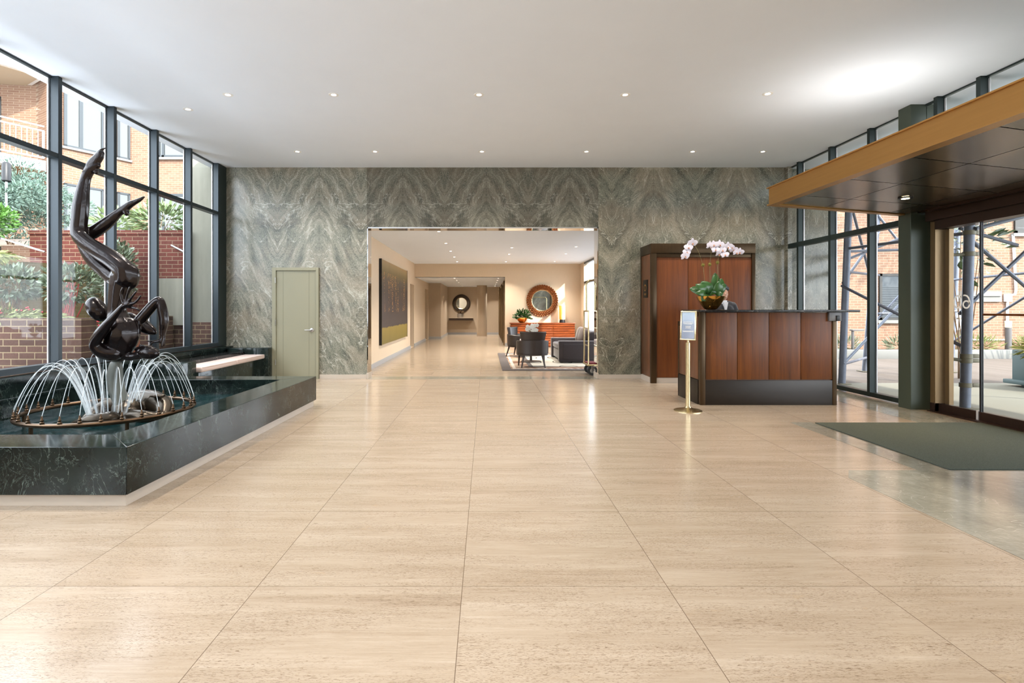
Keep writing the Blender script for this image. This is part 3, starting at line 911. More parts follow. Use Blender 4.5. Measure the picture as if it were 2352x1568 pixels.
# spray ring with its nozzles and jets
CX, CY, CZ, RR = -3.71, 5.17, .30, .72
jet_t = NT('water_jet')
trn = jet_t.n('ShaderNodeBsdfTransparent')
gp = jet_t.n('ShaderNodeBsdfPrincipled'); gp.inputs['Base Color'].default_value = (.86, .92, .95, 1); gp.inputs['Roughness'].default_value = .25
mx = jet_t.n('ShaderNodeMixShader')
jz = jet_t.noise(jet_t.coord(), 40, 2)
jet_t.l(jet_t.math("ADD", .28, jet_t.math('MULTIPLY', jz, .35)), mx.inputs[0])
jet_t.l(trn.outputs[0], mx.inputs[1]); jet_t.l(gp.outputs[0], mx.inputs[2]); jet_t.l(mx.outputs[0], jet_t.out.inputs[0])
spray_t = NT('water_spray')
trn = spray_t.n('ShaderNodeBsdfTransparent')
gp = spray_t.n('ShaderNodeBsdfDiffuse'); gp.inputs['Color'].default_value = (.88, .93, .96, 1)
mx = spray_t.n('ShaderNodeMixShader')
jz = spray_t.noise(spray_t.map(spray_t.coord(), (9, 9, 2)), 4, 3)
spray_t.l(spray_t.math('MULTIPLY', jz, .2), mx.inputs[0])
spray_t.l(trn.outputs[0], mx.inputs[1]); spray_t.l(gp.outputs[0], mx.inputs[2]); spray_t.l(mx.outputs[0], spray_t.out.inputs[0])
sr = empty('spray_ring', (CX, CY, CZ), 'round brown copper pipe ring throwing thin arcs of water in the fountain', 'spray ring')
MB().tube([(CX + RR * math.cos(a * PI / 32), CY + RR * math.sin(a * PI / 32), CZ) for a in range(64)], .021, 10, closed=True).build('ring_pipe', M['pipe'], sr)
for a in (15, 75, 135, 195, 255, 315):
    x, y = CX + RR * math.cos(math.radians(a)), CY + RR * math.sin(math.radians(a))
    MB().tube([(x, y, CZ), (x, y, .103)], .016, 8).lathe([(.045, .102), (.045, .115), (.02, .13)], (x, y, 0), 12).build('leg', M['pipe'], sr)
rnd = random.Random(5)
NJ = 30
for k in range(NJ):
    a = 2 * PI * k / NJ
    ca, sa = math.cos(a), math.sin(a)
    x, y = CX + RR * ca, CY + RR * sa
    nzl = MB().lathe([(.016, .015), (.018, .03), (.011, .036), (.014, .05), (.009, .058), (.006, .085), (0, .086)], (x, y, CZ), 10).build('nozzle', M['pipe'], sr)
    top = .36 + .05 * rnd.random() + (.05 if sa > .3 else 0)
    ra = .225 + .04 * rnd.random()
    pts, rs = [], []
    for i in range(23):
        q = i / 22 * 2.2
        r = RR - ra * q
        z = CZ + .085 + top * (1 - (q - 1) ** 2)
        pts.append((CX + r * ca, CY + r * sa, z))
        rs.append(.0026 + .0028 * max(0, q - .8) ** 1.1)
    MB().tube(pts, rs, 6).build('water_jet', jet_t.m, nzl)
    if k % 2 == 0:
        pts2 = [(px + (rnd.random() - .5) * .004, py, pz) for px, py, pz in pts[11:]]
        pts2 = [(CX + (p[0] - CX) * .96, CY + (p[1] - CY) * .96, p[2] + .01) for p in pts2]
        MB().tube(pts2, [.005 + .0014 * i for i in range(len(pts2))], 8).build('spray_mist', spray_t.m, nzl)

# ---- sculpture: pedestal of curled shells, a flared stem, the inverted acrobat
SD = 5.17
PXM = SD / F
scu = empty('acrobat_sculpture', (-3.62, SD, .12), 'dark bronze sculpture of a stylised acrobat balancing upside down in the fountain', 'sculpture')


def S(x, y, dy=0.0, r=10):
    """pixel on the sculpture's plane, pushed dy metres back; r in pixels of that plane"""
    v = at(x, y, SD)
    k = (SD + dy) / SD
    return (v.x * k, SD + dy, EYE + (v.z - EYE) * k, r * PXM * k)


chains = [
    # upright leg: foot, ankle, calf, knee, thigh to the hip
    [S(224, 380, -.02, 7), S(212, 386, -.02, 10), S(203, 395, -.02, 11), S(196, 412, -.02, 11), S(190, 440, -.02, 14), S(186, 470, -.02, 17), S(183, 500, -.02, 17), S(181, 525, -.02, 17), S(184, 543, -.03, 17),
     S(205, 562, -.05, 18), S(235, 581, -.06, 20), S(262, 598, -.06, 21), S(284, 618, -.05, 22), S(288, 640, -.03, 23)],
    [S(203, 392, -.02, 9), S(210, 375, -.02, 9), S(222, 362, -.02, 8), S(233, 352, -.02, 7)],
    [S(208, 383, -.02, 9), S(222, 370, -.02, 9), S(232, 358, -.02, 7)],
    [S(219, 388, -.02, 5), S(221, 396, -.02, 5)],
    # second leg: toes, foot, heel, calf, knee, thigh
    [S(331, 452, .10, 2.5), S(322, 458, .10, 4.5), S(310, 464, .10, 6), S(298, 470, .10, 8), S(286, 479, .10, 9), S(272, 489, .10, 9), S(255, 504, .10, 12), S(236, 519, .10, 14.5), S(216, 532, .10, 15), S(198, 541, .09, 15),
     S(190, 552, .09, 14), S(205, 580, .08, 17), S(222, 602, .07, 18), S(244, 622, .06, 18), S(266, 640, .04, 20)],
    [S(286, 480, .10, 8), S(290, 488, .10, 6.5), S(291, 492, .10, 4.5)],
    # torso, upside down: pelvis, waist, ribs, shoulders
    [S(284, 634, 0, 27), S(279, 655, 0, 25), S(274, 675, 0, 22), S(270, 698, 0, 20), S(269, 718, 0, 20), S(273, 740, 0, 26), S(278, 762, 0, 33), S(276, 785, .02, 34), S(266, 800, .02, 27)],
    [S(288, 622, -.02, 20), S(299, 622, -.02, 17), S(305, 634, -.01, 15), S(300, 650, 0, 15)],
    [S(276, 790, .02, 32), S(256, 805, 0, 22), S(238, 800, -.04, 18)],
    [S(300, 745, .02, 16), S(303, 765, .02, 18), S(294, 785, .02, 20)],
    # neck and head
    [S(262, 812, .02, 18), S(285, 815, .02, 12), S(300, 819, .02, 10.5)],
    # near arm: shoulder, elbow, forearm, wrist
    [S(262, 812, -.06, 17), S(240, 810, -.10, 16), S(224, 800, -.13, 14), S(218, 788, -.15, 12.5), S(226, 771, -.17, 12), S(240, 752, -.18, 11), S(256, 733, -.19, 9), S(270, 716, -.19, 7), S(280, 705, -.19, 6), S(288, 699, -.19, 6.5)],
    # far arm: shoulder, elbow, forearm, wrist
    [S(290, 775, .06, 16), S(304, 757, .08, 14), S(320, 737, .10, 12.5), S(336, 718, .11, 12), S(352, 700, .12, 11.5), S(364, 690, .12, 10), S(370, 696, .12, 9.5), S(374, 715, .12, 11), S(377, 738, .12, 10.5), S(375, 758, .12, 7.5), S(374, 772, .12, 6), S(374, 781, .12, 6)],
    # far hand
    [S(374, 781, .12, 5.5), S(364, 783, .11, 4.5), S(352, 784, .10, 3), S(342, 783.5, .09, 2.4), S(337, 782.5, .09, 1.9)],
    [S(366, 783, .10, 4), S(354, 785.5, .09, 2.4), S(348, 787, .08, 2.2), S(347, 793, .08, 2.1)],
    [S(372, 782, .11, 4.5), S(371.5, 790, .10, 2.6), S(371.5, 797, .10, 2)],
    [S(375, 782, .12, 4.5), S(377, 788, .12, 2.5), S(376, 794, .12, 2)],
    # near hand: palm, four spread fingers, thumb
    [S(284, 702, -.19, 6), S(291, 699, -.20, 7), S(297, 699, -.20, 6.5)],
    [S(287, 699, -.20, 4.5), S(281, 688, -.22, 3.3), S(277.5, 673, -.24, 2.8), S(282, 660, -.25, 2.3)],
    [S(290, 697, -.20, 4.5), S(291, 684, -.22, 3.3), S(293, 673, -.24, 2.8), S(298, 659, -.25, 2.3)],
    [S(294, 697, -.20, 4.5), S(300, 686, -.22, 3.3), S(306, 678, -.24, 2.8), S(313, 669, -.25, 2.4)],
    [S(297, 699, -.20, 4.5), S(309, 695, -.21, 3.3), S(317, 688, -.22, 2.8), S(323, 679, -.23, 2.4)],
    [S(292, 703, -.19, 4.8), S(303, 706, -.19, 3.6), S(313, 708, -.20, 3.2), S(320, 713, -.20, 2.6)],
]
for i, (dx, dy) in enumerate(((-13, 4), (-9, 1), (-5.5, -1.5), (-1.5, -3.5), (4, -5))):
    chains.append([S(224 + dx * .5, 360 + dy * .3, -.03 + .012 * i, 4), S(231 + dx * .9, 350 + dy, -.03 + .014 * i, 2.6), S(238 + dx, 344 + dy * .9, -.03 + .014 * i, 1.9)])
R = lambda a, ax='Y': Matrix.Rotation(math.radians(a), 4, ax)
P3 = lambda *a: Vector(S(*a)[:3])
q = PXM
balls = [
    (P3(220, 707, .05), (19 * q, 22 * q, 27 * q), R(-24)),            # left breast disc
    (P3(226, 714, .06), (20 * q, 20 * q, 27 * q), R(-38)),
    (P3(328, 747, .14), (38 * q, 14 * q, 15 * q), R(32)),             # far breast, long and pointed
    (P3(306, 733, .14), (24 * q, 12 * q, 13 * q), R(30)),
]
blob('figure', chains, balls, .0068, M['sculpt'], scu, 9)
blob('head', [[S(292, 817, .02, 10.5), S(303, 818.5, .02, 9.5), S(314, 817, .02, 10), S(324, 813, .02, 12)]], [
    (P3(341, 810, .02), (25 * q, 15.5 * q, 15.5 * q), R(4)),          # skull
    (P3(326, 806, .02), (14 * q, 11.5 * q, 11 * q), R(-14)),          # jaw and cheeks
    (P3(314, 803, .02), (4.5 * q, 5 * q, 4 * q), R(20)),              # chin
    (P3(317.5, 797.5, .02), (2.6 * q, 5 * q, 1.6 * q), R(30)),        # lips
    (P3(314.8, 799.2, .02), (2.4 * q, 4.6 * q, 1.6 * q), R(30)),
    (P3(322.5, 793.5, .02), (3.6 * q, 2.6 * q, 3.4 * q), R(-30)),     # nose
    (P3(328.5, 793.6, .02), (6.5 * q, 1.8 * q, 2.2 * q), R(4)),
    (P3(331, 794.8, .0), (4 * q, 4.5 * q, 1.7 * q), R(2)), (P3(331, 794.8, .04), (4 * q, 4.5 * q, 1.7 * q), R(2)),      # closed eyes
    (P3(341, 795.5, .02), (10 * q, 11 * q, 3 * q), R(3)),             # forehead
], .0036, M['sculpt'], scu, 3)
stm = MB()
rows = []
for x, y, wx, wy, rot in ((262, 826, 13, 9, 0), (260, 845, 16, 11, .1), (258, 870, 18, 12, .25), (262, 895, 18, 14, .45), (272, 920, 16, 16, .7), (281, 942, 17, 18, .9), (284, 962, 19, 20, 1.0)):
    c = P3(x + 5, y, 0)
    u = Vector((math.cos(rot), math.sin(rot), 0)); v = Vector((-math.sin(rot), math.cos(rot), 0))
    rows.append(stm.ring(c, u, v, q, 28, wx, wy * .75))
for a, c in zip(rows, rows[1:]):
    for i in range(28): stm.face([a[i], a[(i + 1) % 28], c[(i + 1) % 28], c[i]])
stm.face(rows[0]); stm.face(rows[-1][::-1])
o = stm.build('stem', M['verdigris'], scu, ang=60)
sub = o.modifiers.new('s', 'SUBSURF'); sub.levels = 1; sub.render_levels = 2
bz = at(285, 950, SD)
blob('shell_base', [
    [(bz.x - .36, SD + .22, .22, .06), (bz.x - .25, SD + .26, .30, .10), (bz.x - .05, SD + .28, .34, .12), (bz.x + .15, SD + .22, .34, .12), (bz.x + .32, SD + .12, .30, .10), (bz.x + .40, SD - .02, .24, .07)],
    [(bz.x - .34, SD - .02, .20, .07), (bz.x - .28, SD + .12, .28, .10), (bz.x - .10, SD + .2, .33, .11)],
    [(bz.x + .38, SD - .05, .22, .06), (bz.x + .25, SD - .10, .25, .07), (bz.x + .05, SD - .02, .24, .08)],
    [(bz.x - .32, SD - .24, .20, .035), (bz.x - .15, SD - .26, .245, .06), (bz.x + .02, SD - .2, .25, .08)],
    [(bz.x, SD + .05, .27, .15), (bz.x, SD + .05, .27, .11)]],
    [((bz.x, SD + .05, .18), (.36, .28, .08), None)], .012, M['base_bronze'], scu, 6)
cr = MB()                                              # the little creature on the shell
cc = Vector((bz.x + .26, SD + .1, .42))
cr.ball(cc, .05, .03, .018, m=R(20, 'Z')).ball(cc + Vector((.06, -.02, .004)), .022, .02, .014)
for a in (40, 140, 220, 320): cr.tube([cc, cc + Vector((.06 * math.cos(math.radians(a)), .06 * math.sin(math.radians(a)), .004)), cc + Vector((.085 * math.cos(math.radians(a + 20)), .085 * math.sin(math.radians(a + 20)), -.012))], [.011, .008, .005], 7)
cr.build('frog', M['base_bronze'], scu)

# ---- marble bench under the windows, with its two cushions
bn = empty('marble_bench', (-4.4, 8.3, 0), 'dark green marble bench with end blocks built along the left window wall', 'bench')
MB().bbox(-4.713, -4.09, YK + .02, YK + .36, 0, .56, .004).build('armrest', M['green'], bn)
MB().bbox(-4.72, -3.97, 9.52, YB - .01, 0, .585, .004).build('armrest', M['green'], bn)
MB().bbox(-4.713, -4.06, YK + .36, 9.52, 0, .395, .004).build('seat', M['green'], bn)
MB().box(-4.713, -4.40, YK + .36, 9.52, .395, .52).build('back_ledge', M['black_stone'], bn, smooth=False)
for i, (ya, yb, lb) in enumerate(((YK + .375, 8.44, 'long dusty pink seat cushion on the marble bench, nearer the fountain'), (8.45, 9.51, 'dusty pink seat cushion on the marble bench, nearer the sage door'))):
    c = empty('bench_cushion', (-4.2, (ya + yb) / 2, .395), lb, 'cushion', 'cushions on the marble bench')
    MB().bbox(-4.395, -4.02, ya, yb, .397, .472, .022, 3).build('cushion_pad', M['cushion'], c)
    MB().tube([(-4.02 - .004, ya + .02, .464), (-4.024, yb - .02, .464)], .006, 6).build('piping', M['cushion'], c)
# ================================================================== reception
RXm = Matrix.Rotation(PI / 2, 4, 'X')
tag(MB().bbox(3.735, 5.615, 4.21, 5.93, .001, .012, .004).build('entrance_mat', M['mat']), 'large green grey entrance mat let into the pale stone border before the glass doors', 'mat')

DX0, DX1, DY0, DY1 = 2.895, 4.73, 7.06, 7.85
desk = empty('reception_desk', (3.8, 7.3, 0), 'wood panelled reception desk with bronze corners and black granite counter', 'desk')
MB().box(DX0 + .02, DX1 - .02, DY0 + .02, 7.50, .02, 1.25).box(DX0 + .02, DX1 - .02, 7.50, DY1 - .02, .02, 1.09).build('carcass', M['side_wood'], desk, smooth=False)
MB().bbox(DX0 + .045, DX1 - .03, DY0 - .004, DY0 + .03, .0, .335, .003).build('kickplate', M['kick'], desk)
pw = (DX1 - .045 - DX0 - .075) / 4
for i in range(4):
    x = DX0 + .075 + pw * i
    MB().bbox(x + .003, x + pw - .003, DY0 + .002, DY0 + .03, .345, 1.25, .003).build('front_panel', M['desk_wood'], desk)
MB().bbox(DX0 - .002, DX0 + .068, DY0 - .012, DY0 + .06, 0, 1.255, .004).bbox(DX1 - .05, DX1 + .01, DY0 - .008, DY0 + .06, 0, 1.255, .004).build('corner_post', M['bronze'], desk)
MB().bbox(DX0 - .01, DX0 + .02, DY0 + .06, 7.46, 0, .33, .003).bbox(DX0 - .01, DX0 + .02, 7.47, DY1, 0, .33, .003).build('side_kickplate', M['kick'], desk)
MB().bbox(DX0 - .004, DX0 + .02, DY0 + .065, 7.44, .34, 1.19, .003).build('side_panel', M['side_wood'], desk)
MB().bbox(DX0 - .004, DX0 + .02, 7.50, DY1 - .03, .34, 1.05, .003).build('side_panel', M['side_wood'], desk)
MB().bbox(DX0 - .01, DX0 + .015, DY0 + .06, 7.47, 1.195, 1.255, .003).bbox(DX0 - .01, DX0 + .015, 7.44, 7.475, .335, 1.25, .003).bbox(DX0 - .01, DX0 + .015, 7.475, DY1, 1.06, 1.115, .003).bbox(DX0 - .01, DX0 + .015, DY1 - .03, DY1, 0, 1.115, .003).build('side_frame', M['bronze'], desk)
MB().bbox(DX0 + .02, DX1 - .02, 7.50, DY1, 1.09, 1.115, .003).build('worktop', M['side_wood'], desk)
MB().bbox(DX0 - .045, 5.0, DY0 - .085, 7.62, 1.255, 1.287, .006).build('countertop', M['black_stone'], desk)
MB().bbox(4.62, 4.79, DY0 - .03, DY0 + .03, 1.135, 1.255, .006).build('bracket', M['gunmetal'], desk)
MB().bbox(4.71, 4.755, DY0 - .045, DY0 - .029, 1.135, 1.21, .004).build('card_reader', M['black'], desk)

CY0 = 9.12
cab = empty('tall_cabinet', (3.8, 9.4, 0), 'tall red brown wooden cabinet in a bronze frame against the marble wall behind the desk', 'cabinet')
CX0, CX1, CZ1 = 2.88, 4.705, 2.44
MB().box(CX0 + .03, CX1 - .03, CY0 + .04, YB - .005, .09, CZ1 - .02).build('carcass', M['side_wood'], cab, smooth=False)
MB().box(CX0 + .01, CX1 - .01, CY0 + .03, YB - .005, 0, .095).build('plinth', M['pale_stone'], cab, smooth=False)
MB().bbox(CX0, CX1, CY0 - .01, YB - .005, 2.27, CZ1, .004).build('header', M['bronze'], cab)
MB().bbox(CX0 + .1, CX1 - .06, CY0 + .01, CY0 + .05, 2.20, 2.268, .003).build('header_strip', M['bronze'], cab)
MB().bbox(CX0, CX0 + .10, CY0 - .005, CY0 + .05, 0, 2.27, .004).bbox(CX1 - .06, CX1, CY0 - .005, CY0 + .05, .09, 2.27, .004).bbox(CX0, CX0 + .04, YB - .06, YB - .006, .09, 2.27, .003).build('post', M['bronze'], cab)
dw = (CX1 - .06 - CX0 - .10) / 3
for i in range(3):
    x = CX0 + .10 + dw * i
    MB().bbox(x + .003, x + dw - .003, CY0 + .014, CY0 + .045, .10, 2.198, .003).build('door', M['cab_wood'], cab)
MB().bbox(CX0 + .008, CX0 + .03, CY0 + .055, YB - .065, .10, 2.265, .003).build('side_panel', M['side_wood'], cab)
pl = MB().bbox(CX0 - .004, CX0 + .008, 9.30, 9.56, 1.50, 1.82, .003).build('notice_plate', M['kick'], cab)
mk = MB().lathe([(.05, 0), (.05, .004), (.062, .004), (.062, 0)], (0, 0, 0), 24)
mk.box(-.052, -.03, -.02, .02, 0, .004).box(.105, .117, -.06, .06, 0, .003).box(.125, .135, -.05, .05, 0, .003)
o = mk.build('notice_emblem', M['bronze_bright'], pl)
o.data.transform(Matrix.Translation((CX0 - .005, 9.43, 1.68)) @ Matrix.Rotation(-PI / 2, 4, 'Y') @ Matrix.Rotation(PI, 4, 'Z'))

# ---- orchid in a gold bowl on the counter
OX, OY, OZ = 3.125, 7.26, 1.288
orc = empty('potted_orchid', (OX, OY, OZ), 'pale pink orchid in a gold bowl standing on the black counter of the desk', 'orchid')
bowl = MB().lathe([(.055, 0), (.085, .012), (.13, .07), (.175, .15), (.19, .185), (.183, .186), (.165, .15), (.12, .08), (.06, .02), (0, .02)], (OX, OY, OZ), 36).build('bowl', M['gold'], orc)
MB().ball((OX, OY, OZ + .13), .155, .155, .05, 3).build('potting_moss', M['moss'], orc)


def ofp(x, y, dy=0): return at(x, y, OY + dy) * 1.0


def opx(x, y, dy=0):      # coordinates of the 7.84x close-up
    return at(1530 + x / 7.84, 530 + y / 7.84, OY + dy)


random.seed(3)
for tip, root, w, dy, bend in (((530, 960), (700, 1160), .11, -.06, .35), ((640, 905), (730, 1150), .16, -.03, .2), ((420, 1040), (680, 1160), .10, .02, .5), ((780, 960), (790, 1160), .10, .03, .15), ((880, 755), (870, 1150), .10, .06, .1),
                            ((1000, 860), (900, 1150), .09, .05, .15), ((960, 905), (900, 1150), .10, -.03, .1), ((1055, 950), (930, 1150), .07, .0, .2), ((640, 1270), (710, 1130), .10, -.10, .4), ((830, 1080), (800, 1165), .09, -.10, .3), ((1030, 1140), (900, 1160), .06, -.06, .3), ((520, 1120), (700, 1165), .08, -.1, .4)):
    a, b = opx(*root, 0), opx(*tip, dy)
    d = b - a
    lf = MB()
    n = 8
    up = Vector((0, -1, .25)).normalized()
    s = d.cross(up).normalized()
    nm = s.cross(d).normalized()
    rows = []
    for i in range(n + 1):
        q_ = i / n
        c = a + d * q_ + nm * (bend * d.length * .5 * math.sin(PI * q_))
        ww = w * .62 * (math.sin(PI * min(1, .12 + q_ * .88)) ** .6) + .004
        rows.append(lf.verts([c - s * ww + nm * ww * .25, c, c + s * ww + nm * ww * .25]))
    for r0, r1 in zip(rows, rows[1:]):
        lf.face([r0[0], r0[1], r1[1], r1[0]]); lf.face([r0[1], r0[2], r1[2], r1[1]])
    o = lf.build('leaf', M['leaf_dark'], orc, ang=70)
    so = o.modifiers.new('t', 'SOLIDIFY'); so.thickness = .003
for path, kx in (([(700, 1160), (690, 900), (665, 640), (600, 420), (540, 300), (480, 215), (410, 280), (370, 380), (345, 450)], 665),
                 ([(785, 1160), (790, 900), (785, 610), (810, 400), (840, 270), (900, 225), (960, 260), (1010, 350)], 785),
                 ([(900, 1160), (925, 800), (925, 570), (960, 420), (990, 300), (1050, 260), (1130, 280), (1220, 330), (1310, 380)], 925)):
    pts = spline([tuple(opx(x, y, -.02 if y < 500 else 0)) for x, y in path], 5)
    sm_ = MB().tube(pts, .0028, 6).build('flower_stem', M['stem'], orc)
    MB().tube([tuple(opx(kx + 30, 1150, .02)), tuple(opx(kx + 12, 640, .01)), tuple(opx(kx + 20, 480, .01))], .0018, 5).build('stake', M['twig'], sm_)
    ky = {665: 615, 785: 605, 925: 570}[kx]
    kb = MB().ball(opx(kx, ky), .022, .022, .024, 2)
    for i in range(14):
        v = Vector((random.uniform(-1, 1), random.uniform(-1, 1), random.uniform(-1, 1))).normalized()
        kb.tube([opx(kx, ky) + v * .015, opx(kx, ky) + v * .034], [.003, .001], 4)
    kb.build('moss_knot', M['moss'], sm_)


def flower(p, r, yaw, pitch, roll):
    mt = Matrix.Translation(p) @ Matrix.Rotation(yaw, 4, 'Z') @ Matrix.Rotation(pitch, 4, 'X') @ Matrix.Rotation(roll, 4, 'Y')
    f = MB()
    for ang, L, w, dy in ((90, 1.0, .62, .01), (215, .95, .58, .01), (325, .95, .58, .01), (12, 1.05, 1.08, -.006), (168, 1.05, 1.08, -.006)):
        a = math.radians(ang)
        u = Vector((math.cos(a), 0, math.sin(a))); s = Vector((-math.sin(a), 0, math.cos(a)))
        rows = []
        for i in range(6):
            q_ = i / 5
            ww = r * w * .5 * (math.sin(PI * (.1 + .86 * q_)) ** .7)
            c = u * r * L * q_ + Vector((0, dy - .25 * r * q_ * (1 - q_), 0))
            rows.append([c - s * ww + Vector((0, .10 * ww, 0)), c, c + s * ww + Vector((0, .10 * ww, 0))])
        rr = [f.verts([mt @ v for v in row]) for row in rows]
        for a0, a1 in zip(rr, rr[1:]):
            f.face([a0[0], a0[1], a1[1], a1[0]]); f.face([a0[1], a0[2], a1[2], a1[1]])
    o = f.build('flower', M['petal'], orc, ang=80)
    l = MB().ball(mt @ Vector((0, -.012, -.006)), .009, .012, .007, 1).tube([mt @ Vector((0, -.012, -.008)), mt @ Vector((0, -.03, -.024))], [.008, .003], 6)
    l.build('lip', M['lip'], o)


rn = random.Random(11)
for x, y, k in ((475, 218, 1), (400, 300, .95), (370, 385, .95), (340, 455, 1), (790, 265, .95), (860, 250, .9), (890, 340, .8), (965, 250, 1.05), (1010, 350, .9), (945, 415, .75), (1060, 430, .8), (1115, 285, 1), (1170, 300, .85), (1215, 340, .9), (1265, 390, .75), (1325, 380, .85)):
    flower(opx(x, y, -.05 + rn.uniform(-.02, .02)), .083 * k * .82, rn.uniform(-.4, .4), rn.uniform(-.2, .35), rn.uniform(-.15, .15))

# ---- attendant standing behind the desk
AX, AY = 3.79, 8.38
per = empty('person', (AX, AY, 0), 'person in a black suit standing behind the desk, half hidden by the orchid', 'person')
mz = 1.655 / 1.70
body = blob('body', [
    [(AX, AY, .95, .10), (AX, AY, 1.10, .085), (AX, AY + .01, 1.25, .09), (AX, AY, 1.34, .075), (AX, AY - .01, 1.39, .06), (AX, AY - .015, 1.44, .052), (AX, AY - .02, 1.48, .055)],
    [(AX - .17, AY, 1.33, .055), (AX - .22, AY + .01, 1.2, .048), (AX - .24, AY, 1.06, .042), (AX - .22, AY - .10, 1.03, .036), (AX - .17, AY - .22, 1.05, .028), (AX - .15, AY - .29, 1.06, .030)],
    [(AX + .17, AY, 1.33, .055), (AX + .22, AY + .01, 1.2, .048), (AX + .24, AY, 1.06, .042), (AX + .22, AY - .10, 1.03, .036), (AX + .17, AY - .22, 1.05, .028), (AX + .15, AY - .29, 1.06, .030)],
    [(AX - .08, AY, .92, .09), (AX - .09, AY, .70, .078), (AX - .09, AY + .01, .48, .058), (AX - .09, AY + .02, .28, .050), (AX - .09, AY + .03, .09, .036), (AX - .09, AY - .04, .045, .036), (AX - .09, AY - .13, .035, .03)],
    [(AX + .08, AY, .92, .09), (AX + .09, AY, .70, .078), (AX + .09, AY + .01, .48, .058), (AX + .09, AY + .02, .28, .050), (AX + .09, AY + .03, .09, .036), (AX + .09, AY - .04, .045, .036), (AX + .09, AY - .13, .035, .03)],
] + [[(AX + s * .15 + dx * .02, AY - .30, 1.06, .014), (AX + s * .15 + dx * .022 - s * .01, AY - .345 - .012 * (1.5 - abs(dx)), 1.062, .009), (AX + s * .15 + dx * .024 - s * .02, AY - .385 - .012 * (1.5 - abs(dx)), 1.05, .0075)] for s in (-1, 1) for dx in (-1.5, -.5, .5, 1.5)]
  + [[(AX + s * .15 - s * .02, AY - .27, 1.06, .013), (AX + s * .10, AY - .30, 1.055, .010), (AX + s * .075, AY - .33, 1.05, .008)] for s in (-1, 1)],
    [((AX, AY - .02, 1.545), (.074, .092, .108), None), ((AX, AY - .045, 1.495), (.058, .065, .06), None),
     ((AX, AY - .118, 1.53), (.012, .02, .024), R(20, 'X')), ((AX, AY - .112, 1.49), (.026, .012, .008), None),
     ((AX - .076, AY - .01, 1.535), (.012, .022, .032), None), ((AX + .076, AY - .01, 1.535), (.012, .022, .032), None),
     ((AX - .03, AY - .102, 1.555), (.016, .012, .01), None), ((AX + .03, AY - .102, 1.555), (.016, .012, .01), None)], .008, M['skin'], per, 5)
blob('hair', [[(AX, AY - .075, 1.635, .04), (AX, AY - .02, 1.645, .07), (AX, AY + .04, 1.60, .07), (AX, AY + .055, 1.54, .055)], [(AX - .05, AY - .05, 1.62, .04), (AX - .062, AY + .01, 1.58, .03)], [(AX + .05, AY - .05, 1.62, .04), (AX + .062, AY + .01, 1.58, .03)]],
     [((AX, AY, 1.59), (.082, .095, .075), None)], .009, M['hair'], per, 3)
blob('jacket', [
    [(AX - .12, AY, 1.34, .085), (AX, AY + .01, 1.36, .09), (AX + .12, AY, 1.34, .085)],
    [(AX - .06, AY, 1.28, .125), (AX - .06, AY, 1.08, .115), (AX - .07, AY, .86, .12), (AX - .07, AY, .78, .12)], [(AX + .06, AY, 1.28, .125), (AX + .06, AY, 1.08, .115), (AX + .07, AY, .86, .12), (AX + .07, AY, .78, .12)],
    [(AX - .16, AY, 1.34, .075), (AX - .225, AY + .01, 1.2, .064), (AX - .245, AY, 1.06, .058), (AX - .22, AY - .10, 1.03, .05), (AX - .18, AY - .2, 1.045, .042)],
    [(AX + .16, AY, 1.34, .075), (AX + .225, AY + .01, 1.2, .064), (AX + .245, AY, 1.06, .058), (AX + .22, AY - .10, 1.03, .05), (AX + .18, AY - .2, 1.045, .042)]], [], .012, M['suit'], per, 4)
MB().lathe([(.068, 1.375), (.062, 1.43), (.066, 1.435), (.072, 1.38)], (AX, AY - .012, 0), 24).prism([(AX - .034, 1.405), (AX, 1.22), (AX + .034, 1.405)][::-1], AY - .138, AY - .06, 'y').build('shirt_collar', M['shirt'], per)
blob('trousers', [[(AX - .08, AY, .95, .115), (AX - .09, AY, .70, .092), (AX - .09, AY + .01, .48, .078), (AX - .09, AY + .02, .12, .07)], [(AX + .08, AY, .95, .115), (AX + .09, AY, .70, .092), (AX + .09, AY + .01, .48, .078), (AX + .09, AY + .02, .12, .07)]], [], .014, M['suit'], per, 4)
for s in (-1, 1):
    MB().ball((AX + s * .09, AY - .05, .04), .048, .13, .04, 3).build('shoe', M['black'], per)

# ---- sign stand
SX, SY = 2.575 * .97, 6.66
SX = (1580 - VX) * SY / F
sg = empty('sign_stand', (SX, SY, 0), 'slim brass floor stand holding a framed notice before the reception desk', 'sign stand')
MB().lathe([(.172, 0), (.172, .008), (.15, .018), (.08, .03), (.04, .045), (.034, .06), (0, .06)], (SX, SY, 0), 40).build('base', M['brass'], sg)
MB().lathe([(.028, .05), (.028, .87), (.02, .875), (0, .875)], (SX, SY, 0), 20).build('pole', M['brass'], sg)
MB().lathe([(.014, .87), (.014, .90)], (SX, SY, 0), 14).build('neck', M['brass'], sg)
AY_ = math.radians(-38)
mtx = Matrix.Translation((SX, SY, .90)) @ Matrix.Rotation(AY_, 4, 'Z') @ Matrix.Rotation(math.radians(-6), 4, 'X')
hw, hh, e = .098, .375, .018
fr_ = MB().bbox(-hw, -hw + e, -.012, .012, 0, hh, .003).bbox(hw - e, hw, -.012, .012, 0, hh, .003).bbox(-hw, hw, -.0125, .0125, 0, e, .003).bbox(-hw, hw, -.0125, .0125, hh - e, hh, .003).build('sign_frame', M['brass'], sg)
fr_.data.transform(mtx)
t = NT('blue_notice_sheet')
s = t.sep(t.coord('Generated'))
nz = t.noise(t.map(t.coord('Generated'), (3, 1, 6)), 2, 4)
c = t.ramp(s[2], [(0, lin(62, 64, 92)), (.5, lin(72, 84, 112)), (.72, lin(140, 158, 180)), (1, lin(156, 178, 200))])
